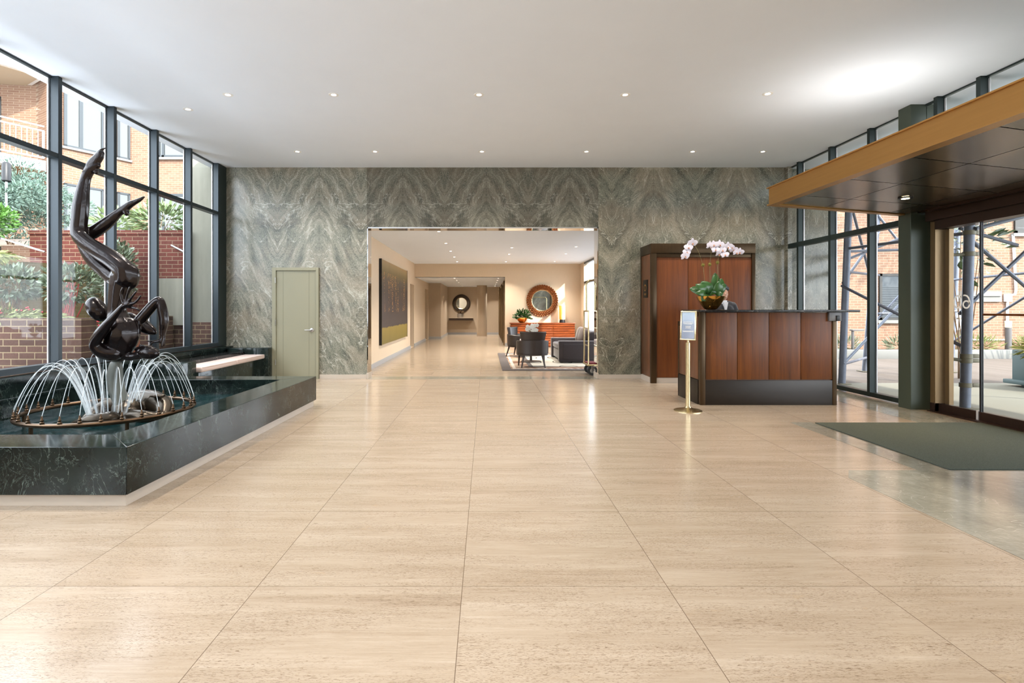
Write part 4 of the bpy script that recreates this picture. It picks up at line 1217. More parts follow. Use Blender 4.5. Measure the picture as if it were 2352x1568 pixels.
c = t.mix(t.math('MULTIPLY', nz, .3), c, lin(110, 116, 136))
t.pbr(c, .12, 0, .5, coat=.5)
sh = MB().box(-hw + e - .002, hw - e + .002, -.006, .004, e - .002, hh - e + .002).build('notice_sheet', t.m, fr_, smooth=False)
sh.data.transform(mtx)
tx = MB()                                    # rows of small print, too fine to read in the photo
rn = random.Random(2)
for z, n, w in ((.232, 8, .12), (.218, 10, .13), (.206, 7, .10), (.178, 6, .07), (.166, 5, .06), (.154, 6, .07), (.118, 12, .136), (.108, 11, .13)):
    x = -w / 2
    while x < w / 2 - .004:
        k = rn.uniform(.003, .008)
        tx.box(x, min(x + k, w / 2), -.0072, -.0055, z - .0028, z + .0028)
        x += k + .0028
o = tx.build('small_print', M['letter'], fr_, smooth=False)
o.data.transform(mtx)

# ================================================================== lounge and corridor
t = NT('dark_gold_painting')
s = t.sep(t.coord('Generated'))
u, v = s[1], s[2]
wob = t.noise(t.comb(t.math('MULTIPLY', u, 5), 0, 0), 2, 3)
zz = t.math('ADD', v, t.math('MULTIPLY', t.math('SUBTRACT', wob, .5), .06))
nz = t.noise(t.map(t.coord('Generated'), (1, 9, 1.4)), 3, 5, .65)
c = t.ramp(zz, [(0, lin(126, 112, 52)), (.19, lin(150, 130, 64)), (.2, lin(72, 66, 66)), (.5, lin(70, 62, 62)), (.78, lin(82, 74, 66)), (.87, lin(112, 100, 62)), (.94, lin(150, 130, 88)), (1, lin(170, 142, 100))])
c = t.mix(t.math('MULTIPLY', nz, .35), c, lin(60, 52, 44))
vo = t.n('ShaderNodeTexVoronoi'); vo.inputs['Scale'].default_value = 1; vo.inputs['Randomness'].default_value = .9
t.l(t.comb(t.math('MULTIPLY', u, 66), t.math('MULTIPLY', v, 58), 0), vo.inputs['Vector'])
cm = t.ramp(t.noise(t.comb(t.math('MULTIPLY', u, 9), t.math('MULTIPLY', v, .6), 0), 1.6, 2), [(.5, (0, 0, 0)), (.6, (1, 1, 1))])
vm = t.math('MULTIPLY', t.math('GREATER_THAN', v, .38), t.math('LESS_THAN', v, .86))
dm = t.math('MULTIPLY', t.math('MULTIPLY', t.math('LESS_THAN', vo.outputs['Distance'], .36), cm), vm)
c = t.mix(dm, c, lin(236, 170, 84))
seam = t.math('LESS_THAN', t.math('ABSOLUTE', t.math('SUBTRACT', t.math('FRACT', t.math('MULTIPLY', u, 4)), .5)), .497)
c = t.mix(t.math('SUBTRACT', 1, seam), c, (.02, .018, .014, 1))
t.pbr(c, .4, t.math('MULTIPLY', dm, .3), .4)
pt = empty('painting', (-2.45, 14.1, .46), 'very wide dark abstract painting flecked with gold on the beige lounge wall', 'painting')
MB().box(-2.474, -2.42, 12.14, 16.08, .46, 2.46).build('canvas', t.m, pt, smooth=False)
MB().box(-2.477, -2.415, 12.12, 12.139, .45, 2.47).box(-2.477, -2.415, 16.081, 16.10, .45, 2.47).build('frame', M['black'], pt, smooth=False)

# rug
t = NT('lounge_rug')
s = t.sep(t.coord())
x0, x1, y0, y1 = .345, 3.2, 10.98, 15.2
ed = t.math('MINIMUM', t.math('SUBTRACT', s[0], x0), t.math('MINIMUM', t.math('SUBTRACT', s[1], y0), t.math('SUBTRACT', y1, s[1])))
nz = t.noise(t.coord(), 140, 3)
gx = t.math('SUBTRACT', t.math('FRACT', t.math('DIVIDE', s[0], .74)), .5)
gy = t.math('SUBTRACT', t.math('FRACT', t.math('DIVIDE', s[1], 1.1)), .5)
rr = t.math('SQRT', t.math('ADD', t.math('MULTIPLY', gx, gx), t.math('MULTIPLY', gy, gy)))
rl = t.math('LESS_THAN', t.math('ABSOLUTE', t.math('SUBTRACT', rr, .3)), .022)
c = t.mix(rl, lin(186, 180, 168), lin(70, 66, 62))
c = t.mix(t.math('LESS_THAN', ed, .66), c, t.mix(t.ramp(t.noise(t.map(t.coord(), (1, 1.2, 1)), 2.2, 2), [(.45, (0, 0, 0)), (.55, (1, 1, 1))]), lin(160, 140, 122), lin(120, 88, 70)))
c = t.mix(t.math('LESS_THAN', t.math('ABSOLUTE', t.math('SUBTRACT', ed, .66)), .05), c, lin(90, 84, 80))
dash = t.math('GREATER_THAN', t.math('FRACT', t.math('MULTIPLY', t.math('ADD', s[0], s[1]), 7)), .4)
c = t.mix(t.math('MULTIPLY', t.math('LESS_THAN', t.math('ABSOLUTE', t.math('SUBTRACT', ed, .27)), .035), dash), c, lin(206, 200, 190))
c = t.mix(t.math('LESS_THAN', ed, .2), c, lin(92, 86, 84))
c = t.mix(.35, c, t.ramp(nz, [(.3, (.5, .5, .5)), (.7, (1, 1, 1))]), 'MULTIPLY')
t.pbr(c, .95, 0, .1, t.bump(nz, .4, .004))
tag(MB().box(x0, x1, y0, y1, .001, .014).build('rug', t.m, None, smooth=False), 'grey patterned rug with a brown banded border under the lounge chairs', 'rug')

# tub chairs
def make_chair():
    c = empty('tub_chair', (0, 0, 0), None, 'chair', 'dark leather tub chairs on the lounge rug')
    n = 28
    sh = MB()                                    # barrel shell: back and arms in one curve, opening towards -Y
    def pt(a, r, z): return (r * math.sin(a), .02 + r * .92 * math.cos(a), z)
    rows = []
    for i in range(n + 1):
        a = -2.05 + 4.1 * i / n
        zt = .60 - .02 * abs(a)
        rows.append(sh.verts([pt(a, .355, .30), pt(a, .36, zt), pt(a, .33, zt + .012), pt(a, .305, zt - .01), pt(a, .30, .30)]))
    for r0, r1 in zip(rows, rows[1:]):
        for j in range(5): sh.face([r0[j], r1[j], r1[(j + 1) % 5], r0[(j + 1) % 5]])
    sh.face(rows[0]); sh.face(rows[-1][::-1])
    sh.build('shell', M['leather'], c, ang=50)
    bk = MB()
    rows = []
    for i in range(n + 1):
        a = -.92 + 1.84 * i / n
        rows.append(bk.verts([pt(a, .315, .55), pt(a, .365, .77), pt(a, .345, .785), pt(a, .30, .77), pt(a, .275, .55)]))
    for r0, r1 in zip(rows, rows[1:]):
        for j in range(5): bk.face([r0[j], r1[j], r1[(j + 1) % 5], r0[(j + 1) % 5]])
    bk.face(rows[0]); bk.face(rows[-1][::-1])
    bk.build('backrest', M['leather'], c, ang=50)
    def outline(rr, yf): return [(-rr, yf), (rr, yf)] + [(rr * math.cos(math.radians(q_)), .02 + rr * .92 * math.sin(math.radians(q_))) for q_ in range(0, 181, 12)]
    MB().prism(outline(.29, -.33), .30, .45).build('seat', M['taupe_cloth'], c, bevel=.03)
    MB().prism(outline(.345, -.20), .262, .299).build('seat_rail', M['leg_wood'], c, bevel=.006)
    for sx, sy, ox, oy in ((-1, 1, .20, .22), (1, 1, .20, .22), (-1, -1, .27, -.17), (1, -1, .27, -.17)):
        k = 1.28 if sy > 0 else 1.08
        MB().tube([(sx * ox, oy, .29), (sx * ox * k, oy * (1.35 if sy > 0 else 1.2), 0)], [.027, .014], 8).build('leg', M['leg_wood'], c)
    return c


ch = make_chair()
ch.location = (1.03, 11.62, .018); ch.rotation_euler = (0, 0, PI)
ch['label'] = 'dark leather tub chair on the rug, its back to the lobby'
ch2 = dup(ch, (.93, 14.2, .018), math.radians(62), 'dark leather tub chair on the rug in front of the slatted sideboard')


tb = empty('side_table', (1.1, 12.75, .014), 'small round dark table with a pedestal foot behind the nearer tub chair', 'table')
MB().lathe([(0, .5), (.26, .5), (.27, .51), (.26, .53), (0, .53)], (1.1, 12.75, 0), 28).build('table_top', M['leg_wood'], tb)
MB().lathe([(.03, .02), (.022, .25), (.03, .5)], (1.1, 12.75, 0), 14).build('column', M['leg_wood'], tb)
MB().lathe([(.25, .014), (.24, .03), (.05, .045), (0, .045)], (1.1, 12.75, 0), 28).build('foot', M['leg_wood'], tb)
wo = empty('white_orchid', (1.13, 12.75, .53), 'small white orchid in a clear vase on the round lounge table', 'orchid')
MB().lathe([(.05, .531), (.06, .56), (.05, .63), (.045, .63), (.05, .56), (0, .54)], (1.13, 12.75, 0), 20).build('vase', glass('vase_glass', (.9, .95, .92, 1), 1.2), wo)
rn = random.Random(8)
fl = MB(); lv_ = MB(); tw = MB()
for i in range(22):
    p = Vector((1.13 + rn.uniform(-.13, .13), 12.75 + rn.uniform(-.08, .06), .82 + rn.uniform(-.06, .08)))
    for k in range(5):
        a = k * 2 * PI / 5 + i
        fl.leaf(p, (math.cos(a), -.25 + .1 * rn.random(), math.sin(a)), .055, .05, Vector((0, 1, 0)))
    tw.tube([(1.13, 12.75, .56), ((1.13 + p.x) / 2, 12.75, .74), tuple(p)], .003, 5)
for i in range(9):
    a = rn.uniform(0, 6.28)
    lv_.leaf((1.13, 12.75, .62), (math.cos(a), math.sin(a), .9), .16, .06)
fl.build('blossoms', M['petal_white'], wo, fix=False); lv_.build('leaves', M['leaf_mid'], wo, fix=False); tw.build('stems', M['stem'], wo)

# armchair seen from its side
sf = empty('armchair', (2.2, 13.2, .014), 'wide plum grey armchair at the right of the rug, facing left', 'armchair')
AX0, AX1, AY0, AY1, AB = 1.74, 2.75, 12.42, 14.05, .03
MB().bbox(AX0 + .05, AX1, AY0 + .2, AY1 - .2, AB + .03, .30, .02, 3).build('seat_base', M['plum'], sf)
MB().bbox(AX0 + .03, AX1 - .25, AY0 + .21, AY1 - .21, .30, .44, .04, 4).build('seat_cushion', M['plum'], sf)
for y in (AY0, AY1 - .2):
    a = MB().bbox(AX0, AX1, y, y + .2, AB, .535, .025, 3).build('armrest', M['plum'], sf)
    pp = MB()
    yf = y if y == AY0 else y
    pp.bbox(AX0 + .1, AX1 - .08, yf - .012, yf + .03, AB + .07, .46, .012, 3)
    pp.build('arm_panel', M['plum'], a)
MB().bbox(AX1 - .26, AX1 + .02, AY0 + .1, AY1 - .1, AB + .03, .76, .06, 4).build('backrest', M['plum'], sf)
for x in (AX0 + .08, AX1 - .08):
    for y in (AY0 + .08, AY1 - .08): MB().box(x - .03, x + .03, y - .03, y + .03, .014, AB + .01).build('foot', M['leg_wood'], sf)
for i, (y, rz, lb) in enumerate(((12.85, 12, 'taupe throw cushion leaning in the plum armchair, nearer the lobby'), (13.35, -4, 'taupe throw cushion leaning in the plum armchair, farther from the lobby'))):
    pc = empty('throw_cushion', (AX1 - .35, y, .44), lb, 'cushion', 'throw cushions in the armchair')
    m = Matrix.Translation((AX1 - .36, y, .645)) @ Matrix.Rotation(math.radians(rz), 4, 'Z') @ Matrix.Rotation(math.radians(14), 4, 'Y')
    t_ = MB()
    t_.ball((0, 0, 0), .085, .23, .21, 3)
    for v in t_.bm.verts:
        v.co.y = math.copysign(abs(v.co.y / .23) ** .6, v.co.y) * .225
        v.co.z = math.copysign(abs(v.co.z / .21) ** .6, v.co.z) * .205
    o = t_.build('cushion_cover', M['taupe_cloth'], pc, ang=80)
    o.data.transform(m)

# slatted sideboard with its lamp and plant
CY_ = 17.66
cd = empty('sideboard', (1.92, 17.9, 0), 'long orange mahogany sideboard with horizontal slats under the round mirror', 'sideboard')
MB().box(.83, 3.01, CY_ + .03, 18.16, .02, .79).build('carcass', M['cred_wood'], cd, smooth=False)
MB().bbox(.81, 3.03, CY_, 18.17, .79, .825, .004).build('top', M['cred_wood'], cd)
for i in range(3):
    x = .84 + .722 * i
    dr = MB()
    for k in range(9):
        z = .05 + .081 * k
        dr.prism([(CY_ + .028, z), (CY_ + .004, z + .012), (CY_ + .004, z + .05), (CY_ + .03, z + .074)], x + .004, x + .716, 'x')
    dr.box(x + .004, x + .716, CY_ + .026, CY_ + .05, .05, .785)
    dr.build('door', M['cred_wood'], cd, smooth=False)
tl = empty('table_lamp', (2.62, 17.95, .825), 'cylindrical amber glass lamp with a black foot on the sideboard', 'lamp')
MB().lathe([(.10, 0), (.105, .02), (.085, .11), (0, .11)], (2.62, 17.93, .825), 28).build('lamp_foot', M['black'], tl)
t = NT('amber_glass_shade')
s = t.sep(t.coord('Generated'))
nz = t.noise(t.map(t.coord('Generated'), (2, 2, 1.5)), 1.6, 4, .6, .6)
c = t.ramp(t.math('ADD', t.math('MULTIPLY', s[0], .6), t.math('MULTIPLY', nz, .4)), [(.3, lin(222, 166, 62)), (.6, lin(246, 226, 172)), (1, lin(238, 214, 160))])
p = t.pbr(c, .3, 0, .5)
t.l(c, p.inputs['Emission Color']); p.inputs['Emission Strength'].default_value = .55
MB().lathe([(.098, .11), (.104, .12), (.104, .585), (.096, .585), (.096, .12)], (2.62, 17.93, .825), 28).build('lamp_shade', t.m, tl)
lamp_b = bpy.data.lights.new('bulb', 'POINT'); lamp_b.energy = 4; lamp_b.color = (1, .7, .35); lamp_b.shadow_soft_size = .05
o = bpy.data.objects.new('bulb', lamp_b); COL.objects.link(o); o.location = (2.62, 17.93, 1.2)
pp_ = empty('potted_plant', (1.24, 17.92, .825), 'bushy green plant in a gold bowl on the slatted sideboard', 'plant')
MB().lathe([(.06, 0), (.10, .01), (.16, .09), (.19, .17), (.18, .172), (.15, .1), (.08, .03), (0, .03)], (1.24, 17.92, .825), 28).build('bowl', M['gold'], pp_)
fo = MB(); sm2 = MB()
rn = random.Random(4)
for i in range(210):
    a, e_ = rn.uniform(0, 2 * PI), rn.uniform(-.15, 1.2)
    d_ = Vector((math.cos(a) * math.cos(e_), math.sin(a) * math.cos(e_) * .55, math.sin(e_)))
    p_ = Vector((1.24, 17.90, .99)) + d_ * rn.uniform(.06, .26)
    p_.y = min(p_.y, 18.02)
    dd = d_ + Vector((0, -.1, .0)); dd.z *= .6
    if p_.y > 17.95: dd.y = -abs(dd.y)
    fo.leaf(p_, dd, rn.uniform(.09, .15), .045)
    if i % 9 == 0: sm2.tube([(1.24, 17.92, .97), tuple(p_)], .004, 5)
fo.build('foliage', M['leaf_dark'], pp_, fix=False); sm2.build('stems', M['stem'], pp_)


def round_mirror(name, x, y, z, r, rg, label, style):
    """round mirror hung on a wall facing the lobby"""
    m_ = empty(name, (x, y, z), label, 'mirror')
    T = Matrix.Translation((x, y, z)) @ RXm
    g_ = MB().lathe([(0, .03), (rg, .03), (rg, .0), (0, 0)], (0, 0, 0), 48).build('mirror_glass', M['mirror'], m_)
    g_.data.transform(T)
    f_ = MB()
    if style == 'discs':
        rows = 3
        w = (r - rg) / rows
        for k in range(rows):
            rr_ = rg + w * (k + .5)
            n_ = 40
            for i in range(n_):
                a = 2 * PI * (i + .5 * (k % 2)) / n_
                cx, cy = rr_ * math.cos(a), rr_ * math.sin(a)
                rd = w * .62
                f_.lathe([(rd * .35, .03 + .012 * k), (rd * .8, .045 + .012 * k), (rd, .035 + .012 * k), (rd, .0)], (cx, cy, 0), 10)
        f_.lathe([(rg, 0), (r * .97, 0), (r * .97, .02), (rg, .03)], (0, 0, 0), 48)
        o_ = f_.build('frame', M['copper_frame'], m_)
    else:
        f_.lathe([(rg, 0), (r, 0), (r, .03), (r * .93, .06), (rg * 1.12, .06), (rg * 1.03, .03), (rg, .03)], (0, 0, 0), 48)
        for i in range(36):
            a = 2 * PI * i / 36
            f_.ball(((r + rg) / 2 * math.cos(a), (r + rg) / 2 * math.sin(a), .055), (r - rg) * .28, (r - rg) * .16, .02, 1, Matrix.Rotation(a + .7, 4, 'Z'))
        o_ = f_.build('frame', M['iron_frame'], m_)
    o_.data.transform(T)
    ri = MB().lathe([(rg * .97, .03), (rg * 1.04, .04), (rg * 1.07, .03)], (0, 0, 0), 48).build('inner_rim', M['brass'], m_)
    ri.data.transform(T)
    return m_


round_mirror('round_mirror', 1.957, 18.195, 1.59, .55, .36, 'large round mirror framed in copper discs above the slatted sideboard', 'discs')
round_mirror('round_mirror', -1.245, 26.59, 1.58, .45, .28, 'round mirror in a dark carved frame at the end of the back corridor', 'carved')
shf = empty('wall_shelf', (-1.24, 26.45, .72), 'floating dark wall shelf below the mirror at the corridor end', 'shelf')
MB().bbox(-1.86, -.65, 26.25, 26.598, .72, .83, .004).build('shelf_body', M['leg_wood'], shf)
MB().bbox(-1.87, -.64, 26.24, 26.598, .83, .855, .004).build('shelf_top', M['taupe'], shf)
vs_ = empty('vase', (-1.28, 26.42, .855), 'squat silvery vase with dry foliage on the floating corridor shelf', 'vase')
MB().lathe([(.13, 0), (.16, .04), (.17, .12), (.15, .2), (.14, .2), (.15, .12), (0, .05)], (-1.28, 26.40, .856), 24).build('vase_body', M['steel'], vs_)
df_ = MB()
rn = random.Random(6)
for i in range(50):
    a = rn.uniform(0, 6.28)
    df_.leaf((-1.28, 26.38, 1.02), (math.cos(a), math.sin(a) * .3 - .2, rn.uniform(.5, 1.6)), rn.uniform(.12, .26), .05)
df_.build('dry_foliage', M['twig'], vs_, fix=False)

# brass luggage cart just behind the right jamb
lc = empty('luggage_cart', (2.5, 10.36, 0), 'brass birdcage luggage cart with maroon deck behind the right jamb of the opening', 'luggage cart')
LX0, LX1, LY0, LY1 = 1.99, 3.02, 10.13, 10.58
MB().bbox(LX0 - .03, LX1 + .03, LY0 - .02, LY1 + .02, .19, .225, .012).build('deck_frame', M['brass'], lc)
MB().bbox(LX0, LX1, LY0 + .01, LY1 - .01, .226, .245, .006).build('deck_carpet', M['maroon'], lc)
for x in (LX0, LX1):
    hoop = spline([(x, LY0, .22), (x, LY0, .7), (x, LY0, 1.20), (x, LY0 + .04, 1.25), (x, (LY0 + LY1) / 2, 1.255), (x, LY1 - .04, 1.25), (x, LY1, 1.20), (x, LY1, .7), (x, LY1, .22)], 5)
    MB().tube(hoop, .016, 10).tube([(x, LY0, .58), (x, LY1, .58)], .011, 8).tube([(x, LY0, .92), (x, LY1, .92)], .011, 8).build('end_hoop', M['brass'], lc)
ym = (LY0 + LY1) / 2
MB().tube(spline([(LX0, ym, 1.25), (LX0, ym, 1.6), (LX0, ym, 1.78), (LX0 + .05, ym, 1.85), (LX0 + .14, ym, 1.87), (LX1 - .14, ym, 1.87), (LX1 - .05, ym, 1.85), (LX1, ym, 1.78), (LX1, ym, 1.6), (LX1, ym, 1.25)], 6), .017, 10).build('hanging_rail', M['brass'], lc)
for x in (LX0 + .08, LX1 - .08):
    for y in (LY0 + .05, LY1 - .05):
        wh = MB().tube([(x - .0, y - .025, .095), (x, y + .025, .095)], .088, 24).build('wheel', M['rubber'], lc)
        MB().tube([(x, y - .028, .095), (x, y + .028, .095)], .045, 16).build('hub', M['steel'], wh)
        MB().box(x - .02, x + .02, y - .034, y - .029, .09, .2).box(x - .02, x + .02, y + .029, y + .034, .09, .2).build('caster_fork', M['steel'], lc, smooth=False)
# ================================================================== garden outside the left windows
rn = random.Random(21)
MB_ = MB
st('garden_path', MB().box(-6.2, -5.06, -6, 9.7, -.1, .25), M['concrete_kerb'])
st('terrace_lower', MB().box(-9.5, -5.06, 6.86, 7.08, -.1, 1.02).box(-9.5, -5.75, 7.08, 7.7, -.1, 1.02).box(-9.5, -6.2, 7.7, 9.75, -.1, 1.02), M['soil'])
tm = MB()
tm.prism([(-30, -6), (-9.9, -6), (-9.5, 5.8), (-6.9, 9.4), (-6.9, 9.62), (-12, 9.62), (-30, 9.62)], -.1, 1.96)
st('terrace_middle', tm, M['soil'])
tu = MB()
n = 8
vs = [[tu.bm.verts.new((-30 + 25 * a / n, 9.9 + 11 * b / n, 2.62 + 1.1 * b / n)) for a in range(n + 1)] for b in range(n + 1)]
for b in range(n):
    for a in range(n): tu.face([vs[b][a], vs[b][a + 1], vs[b + 1][a + 1], vs[b + 1][a]])
st('terrace_upper', tu, M['soil'])
tl_ = MB()
tl_.prism([(-30, -6), (-9.9, -6), (-9.9, 9.7), (-30, 9.7)], -.1, 2.3)
st('terrace_slope', tl_, M['soil'])
tag(MB().bbox(-8.6, -5.11, 6.6, 6.86, 0, 1.18, .006).build('garden_wall', M['brick_dark_x']), 'low purple brown brick retaining wall just outside the left windows', 'wall', kind='structure')
wb = MB()
d_ = Vector((.578, .816, 0)); nn_ = Vector((.816, -.578, 0))
a_ = Vector((-9.5, 5.56, 0)); b_ = Vector((-6.72, 9.485, 0))
wb.prism([tuple(p.xy) for p in (a_, b_, b_ - nn_ * .3, a_ - nn_ * .3)], .9, 2.06)
tag(wb.build('garden_wall', M['brick_moss'], smooth=False), 'mossy ochre brick terrace wall behind the flowering shrubs', 'wall', kind='structure')
tag(MB().box(-8.4, -5.5, 9.62, 9.9, 1.86, 2.74).box(-8.4, -6.03, 9.62, 9.9, .9, 1.86).box(-8.42, -5.5, 9.6, 9.92, 2.67, 2.745).build('garden_wall', M['brick_red_x'], smooth=False), 'red brick terrace wall with a soldier course top', 'wall', kind='structure')
tag(MB().box(-6.03, -5.5, 9.6, 9.9, 1.0, 1.86).box(-5.52, -4.97, 9.75, 10.05, 1.05, 5.5).build('garden_wall', M['concrete'], smooth=False), 'pale stained concrete wall at the far end of the left windows', 'wall', kind='structure')
tag(MB().box(-6.03, -4.97, 9.70, 10.0, 0, 1.05).box(-6.2, -5.75, 9.2, 9.6, 0, 1.17).build('garden_wall', M['brick_dark_x'], smooth=False), 'old weathered brick footing below the concrete wall', 'wall', kind='structure')
rp = empty('rusty_planter', (-5.35, 7.35, .25), 'rust coloured steel planter with pale sprigs and berries outside the window', 'planter')
MB().bbox(-5.70, -5.03, 7.1, 7.6, .25, .96, .006).build('planter_box', M['rust'], rp)


def plant(name, label, c, rad, nleaf, L, w, mleaf, cat='shrub', group=None, shell=.55, droop=0.0, stems=6, mstem=None, base=None, up=.3, seed=1, lumps=0):
    r_ = random.Random(seed)
    random.seed(seed)
    base = Vector(base) if base else Vector((c[0], c[1], c[2] - rad[2]))
    p_ = empty(name, base, label, cat, group)
    C = Vector(c)
    f_, s_ = MB(), MB()
    centres = [(Vector((0, 0, 0)), 1.0)]
    if lumps:
        centres = []
        for i in range(lumps):
            v = Vector((r_.gauss(0, 1), r_.gauss(0, 1), r_.gauss(0, 1))).normalized() * r_.uniform(.35, .8)
            centres.append((v, r_.uniform(.28, .45)))
    for i in range(nleaf):
        o_, k = r_.choice(centres)
        v = Vector((r_.gauss(0, 1), r_.gauss(0, 1), r_.gauss(0, 1))).normalized()
        q_ = (shell + (1 - shell) * r_.random()) * k
        off = o_ + v * q_
        p = C + Vector((off.x * rad[0], off.y * rad[1], off.z * rad[2]))
        dd = v + Vector((r_.uniform(-.6, .6), r_.uniform(-.6, .6), up - droop))
        f_.leaf(p, dd, L * r_.uniform(.7, 1.3), w * r_.uniform(.7, 1.3))
    f_.build('foliage', mleaf, p_, fix=False, smooth=False)
    for i in range(stems):
        v = Vector((r_.uniform(-.7, .7) * rad[0], r_.uniform(-.6, .6) * rad[1], r_.uniform(-.2, .7) * rad[2]))
        b0 = base + Vector((r_.uniform(-.08, .08), r_.uniform(-.08, .08), 0))
        s_.tube([b0, (b0 + C + v) / 2 + Vector((r_.uniform(-.05, .05), 0, 0)), C + v], [.012, .008, .004], 5)
    if stems: s_.build('stems', mstem or M['twig'], p_)
    return p_


pl_ = plant('planter_greenery', 'pale green sprigs spilling from the rusty planter', (-5.36, 7.33, 1.0), (.36, .28, .12), 420, .09, .028, M['shrub_pale'], 'plant', droop=.3, stems=5, base=(-5.36, 7.33, .93), seed=2)
be = MB()
for i in range(40):
    be.ball((-5.30 + rn.uniform(-.25, .25), 7.25 + rn.uniform(-.18, .15), 1.08 + rn.uniform(-.04, .07)), .013, sub=1)
be.build('berries', M['berry'], pl_)
plant('white_leaved_shrub', 'pale leaved shrub with bare red stems before the mossy terrace wall', (-5.97, 7.5, 1.66), (.42, .24, .27), 620, .085, .045, M['shrub_pale'], group='pale shrubs on the lower terrace', stems=14, mstem=M['red_stem'], base=(-6.02, 7.5, 1.02), seed=3)
plant('white_leaved_shrub', 'pale leaved shrub before the mossy wall at the far left pane', (-6.72, 7.45, 1.66), (.36, .3, .24), 620, .085, .045, M['shrub_pale'], group='pale shrubs on the lower terrace', stems=14, base=(-6.75, 7.4, 1.02), seed=4)
plant('white_leaved_shrub', 'pale leaved shrub against the red brick wall behind the sculpture', (-6.45, 9.12, 1.95), (.34, .26, .56), 700, .085, .045, M['shrub_pale'], group='pale shrubs on the lower terrace', stems=10, base=(-6.5, 9.2, 1.02), seed=5)
gc = plant('ground_cover', 'yellow green juniper trailing over the top of the low brick wall', (-6.75, 6.85, 1.19), (1.35, .22, .06), 800, .14, .022, M['ever_y'], 'plant', droop=.5, stems=0, base=(-6.75, 6.85, 1.02), seed=6, up=.1)
be = MB()
for i in range(60):
    be.ball((-6.8 + rn.uniform(-1.1, .95), 6.95 + rn.uniform(-.2, .15), 1.27 + rn.uniform(-.03, .05)), .013, sub=1)
be.build('berries', M['berry'], gc)
plant('ground_cover', 'yellow green creeper along the top of the mossy terrace wall', (-8.2, 7.75, 2.12), (1.0, .9, .09), 1700, .11, .03, M['ever_y'], 'plant', droop=.4, stems=0, base=(-8.2, 7.75, 1.96), seed=7, up=.1)
plant('evergreen_bush', 'large spreading blue green evergreen below the white balcony', (-10.0, 11.0, 3.45), (1.6, 1.1, .85), 12000, .10, .02, M['ever'], 'bush', droop=.15, stems=8, base=(-10.0, 11.0, 2.65), seed=8, lumps=26, shell=.6)
plant('green_bush', 'bright green bush on bare stems in front of the blue green evergreen', (-8.95, 9.05, 2.85), (.80, .42, .36), 2400, .075, .04, M['shrub'], 'bush', stems=26, base=(-8.95, 9.15, 1.97), seed=9)
plant('rhododendron', 'rhododendron above the red brick wall, seen in the fourth bay', (-6.45, 10.4, 3.02), (.52, .4, .36), 420, .16, .05, M['rhodo'], 'bush', group='rhododendrons over the red wall', stems=8, base=(-6.5, 10.4, 2.6), seed=10, up=.1)
plant('rhododendron', 'smaller rhododendron above the red brick wall, beside the lower foot of the sculpture', (-7.5, 10.5, 2.98), (.34, .3, .30), 220, .15, .05, M['rhodo'], 'bush', group='rhododendrons over the red wall', stems=8, base=(-7.35, 10.5, 2.6), seed=12, up=.1)
gl_ = empty('garden_lamp', (-9.45, 10.4, 2.6), 'black cylindrical garden lamp on a thin pole in the evergreen', 'lamp')
MB().tube([(-9.36, 10.2, 2.7), (-9.36, 10.2, 3.8)], .022, 8).build('pole', M['steel'], gl_)
MB().lathe([(.06, 3.78), (.075, 3.8), (.075, 4.12), (.05, 4.16), (0, 4.16)], (-9.36, 10.2, 0), 16).build('lamp_head', M['black'], gl_)
tag(MB().tube([(-8.35, 9.0, 2.52), (-7.6, 9.0, 2.28)], .014, 8).build('hose_pipe', M['steel']), 'thin grey pipe slanting through the stems of the bright green bush', 'pipe')
tag(MB().tube([(-5.75, 9.55, 2.46), (-5.5, 9.55, 2.33)], .02, 8).build('mounted_arm', M['steel']), 'short grey metal arm slanting from the red brick wall', 'bracket')

# ---- orange brick apartment house across the garden
U = Vector((.533, .846, 0)); NO = Vector((.846, -.533, 0))
PA = Vector((-12.24, 18.0, 0))


def fp(t_, depth=0.0, z=0.0):
    p = PA - U * t_ - NO * depth
    return Vector((p.x, p.y, z))


hs = empty('apartment_house', (-13, 18, 2.5), 'orange brick apartment house with white balconies across the garden', 'building')
TB, DP = 2.28, 1.7
w1 = MB()
w1.prism([tuple(fp(t_, d_).xy) for t_, d_ in ((TB, 0), (0, 0), (0, 1.0), (TB, 1.0))], 2.4, 9.8)
w1.prism([tuple(fp(t_, d_).xy) for t_, d_ in ((9.5, DP), (TB - .01, DP), (TB - .01, DP + .4), (9.5, DP + .4))], 2.4, 9.8)
w1.prism([tuple(fp(t_, d_).xy) for t_, d_ in ((TB + .02, .9), (TB - .02, .0), (TB - .4, 0), (TB - .4, DP + .3), (TB + .7, DP + .3), (TB + .7, DP))], 2.4, 9.8)
w1.build('wall', M['brick_orange_d'], hs, smooth=False)
MB().box(-12.4, -7.4, 18.0, 18.6, 2.4, 9.8).build('wall', M['brick_orange_x'], hs, smooth=False)
for z0, z1 in ((5.50, 5.80), (8.36, 8.65)):
    b1 = MB().prism([tuple(fp(t_, d_).xy) for t_, d_ in ((9.0, -.12), (TB + .1, -.12), (TB + .1, DP + .05), (9.0, DP + .05))], z0, z1).build('balcony_slab', M['balcony_white'], hs, smooth=False)
    MB().prism([tuple(fp(t_, d_).xy) for t_, d_ in ((8.9, .02), (TB + .2, .02), (TB + .2, DP), (8.9, DP))], z0 - .012, z0).build('soffit', M['soffit_cream'], b1, smooth=False)
    rl = MB()
    for h_ in (1.06, .92, .10):
        rl.tube([fp(9.0, -.04, z1 + h_), fp(TB + .12, -.04, z1 + h_)], .022, 6)
    for i in range(52):
        t_ = TB + .14 + .13 * i
        rl.tube([fp(t_, -.04, z1 + .10), fp(t_, -.04, z1 + .92)], .010 if i % 9 else .035, 5)
    rl.build('railing', M['rail_white'], b1)
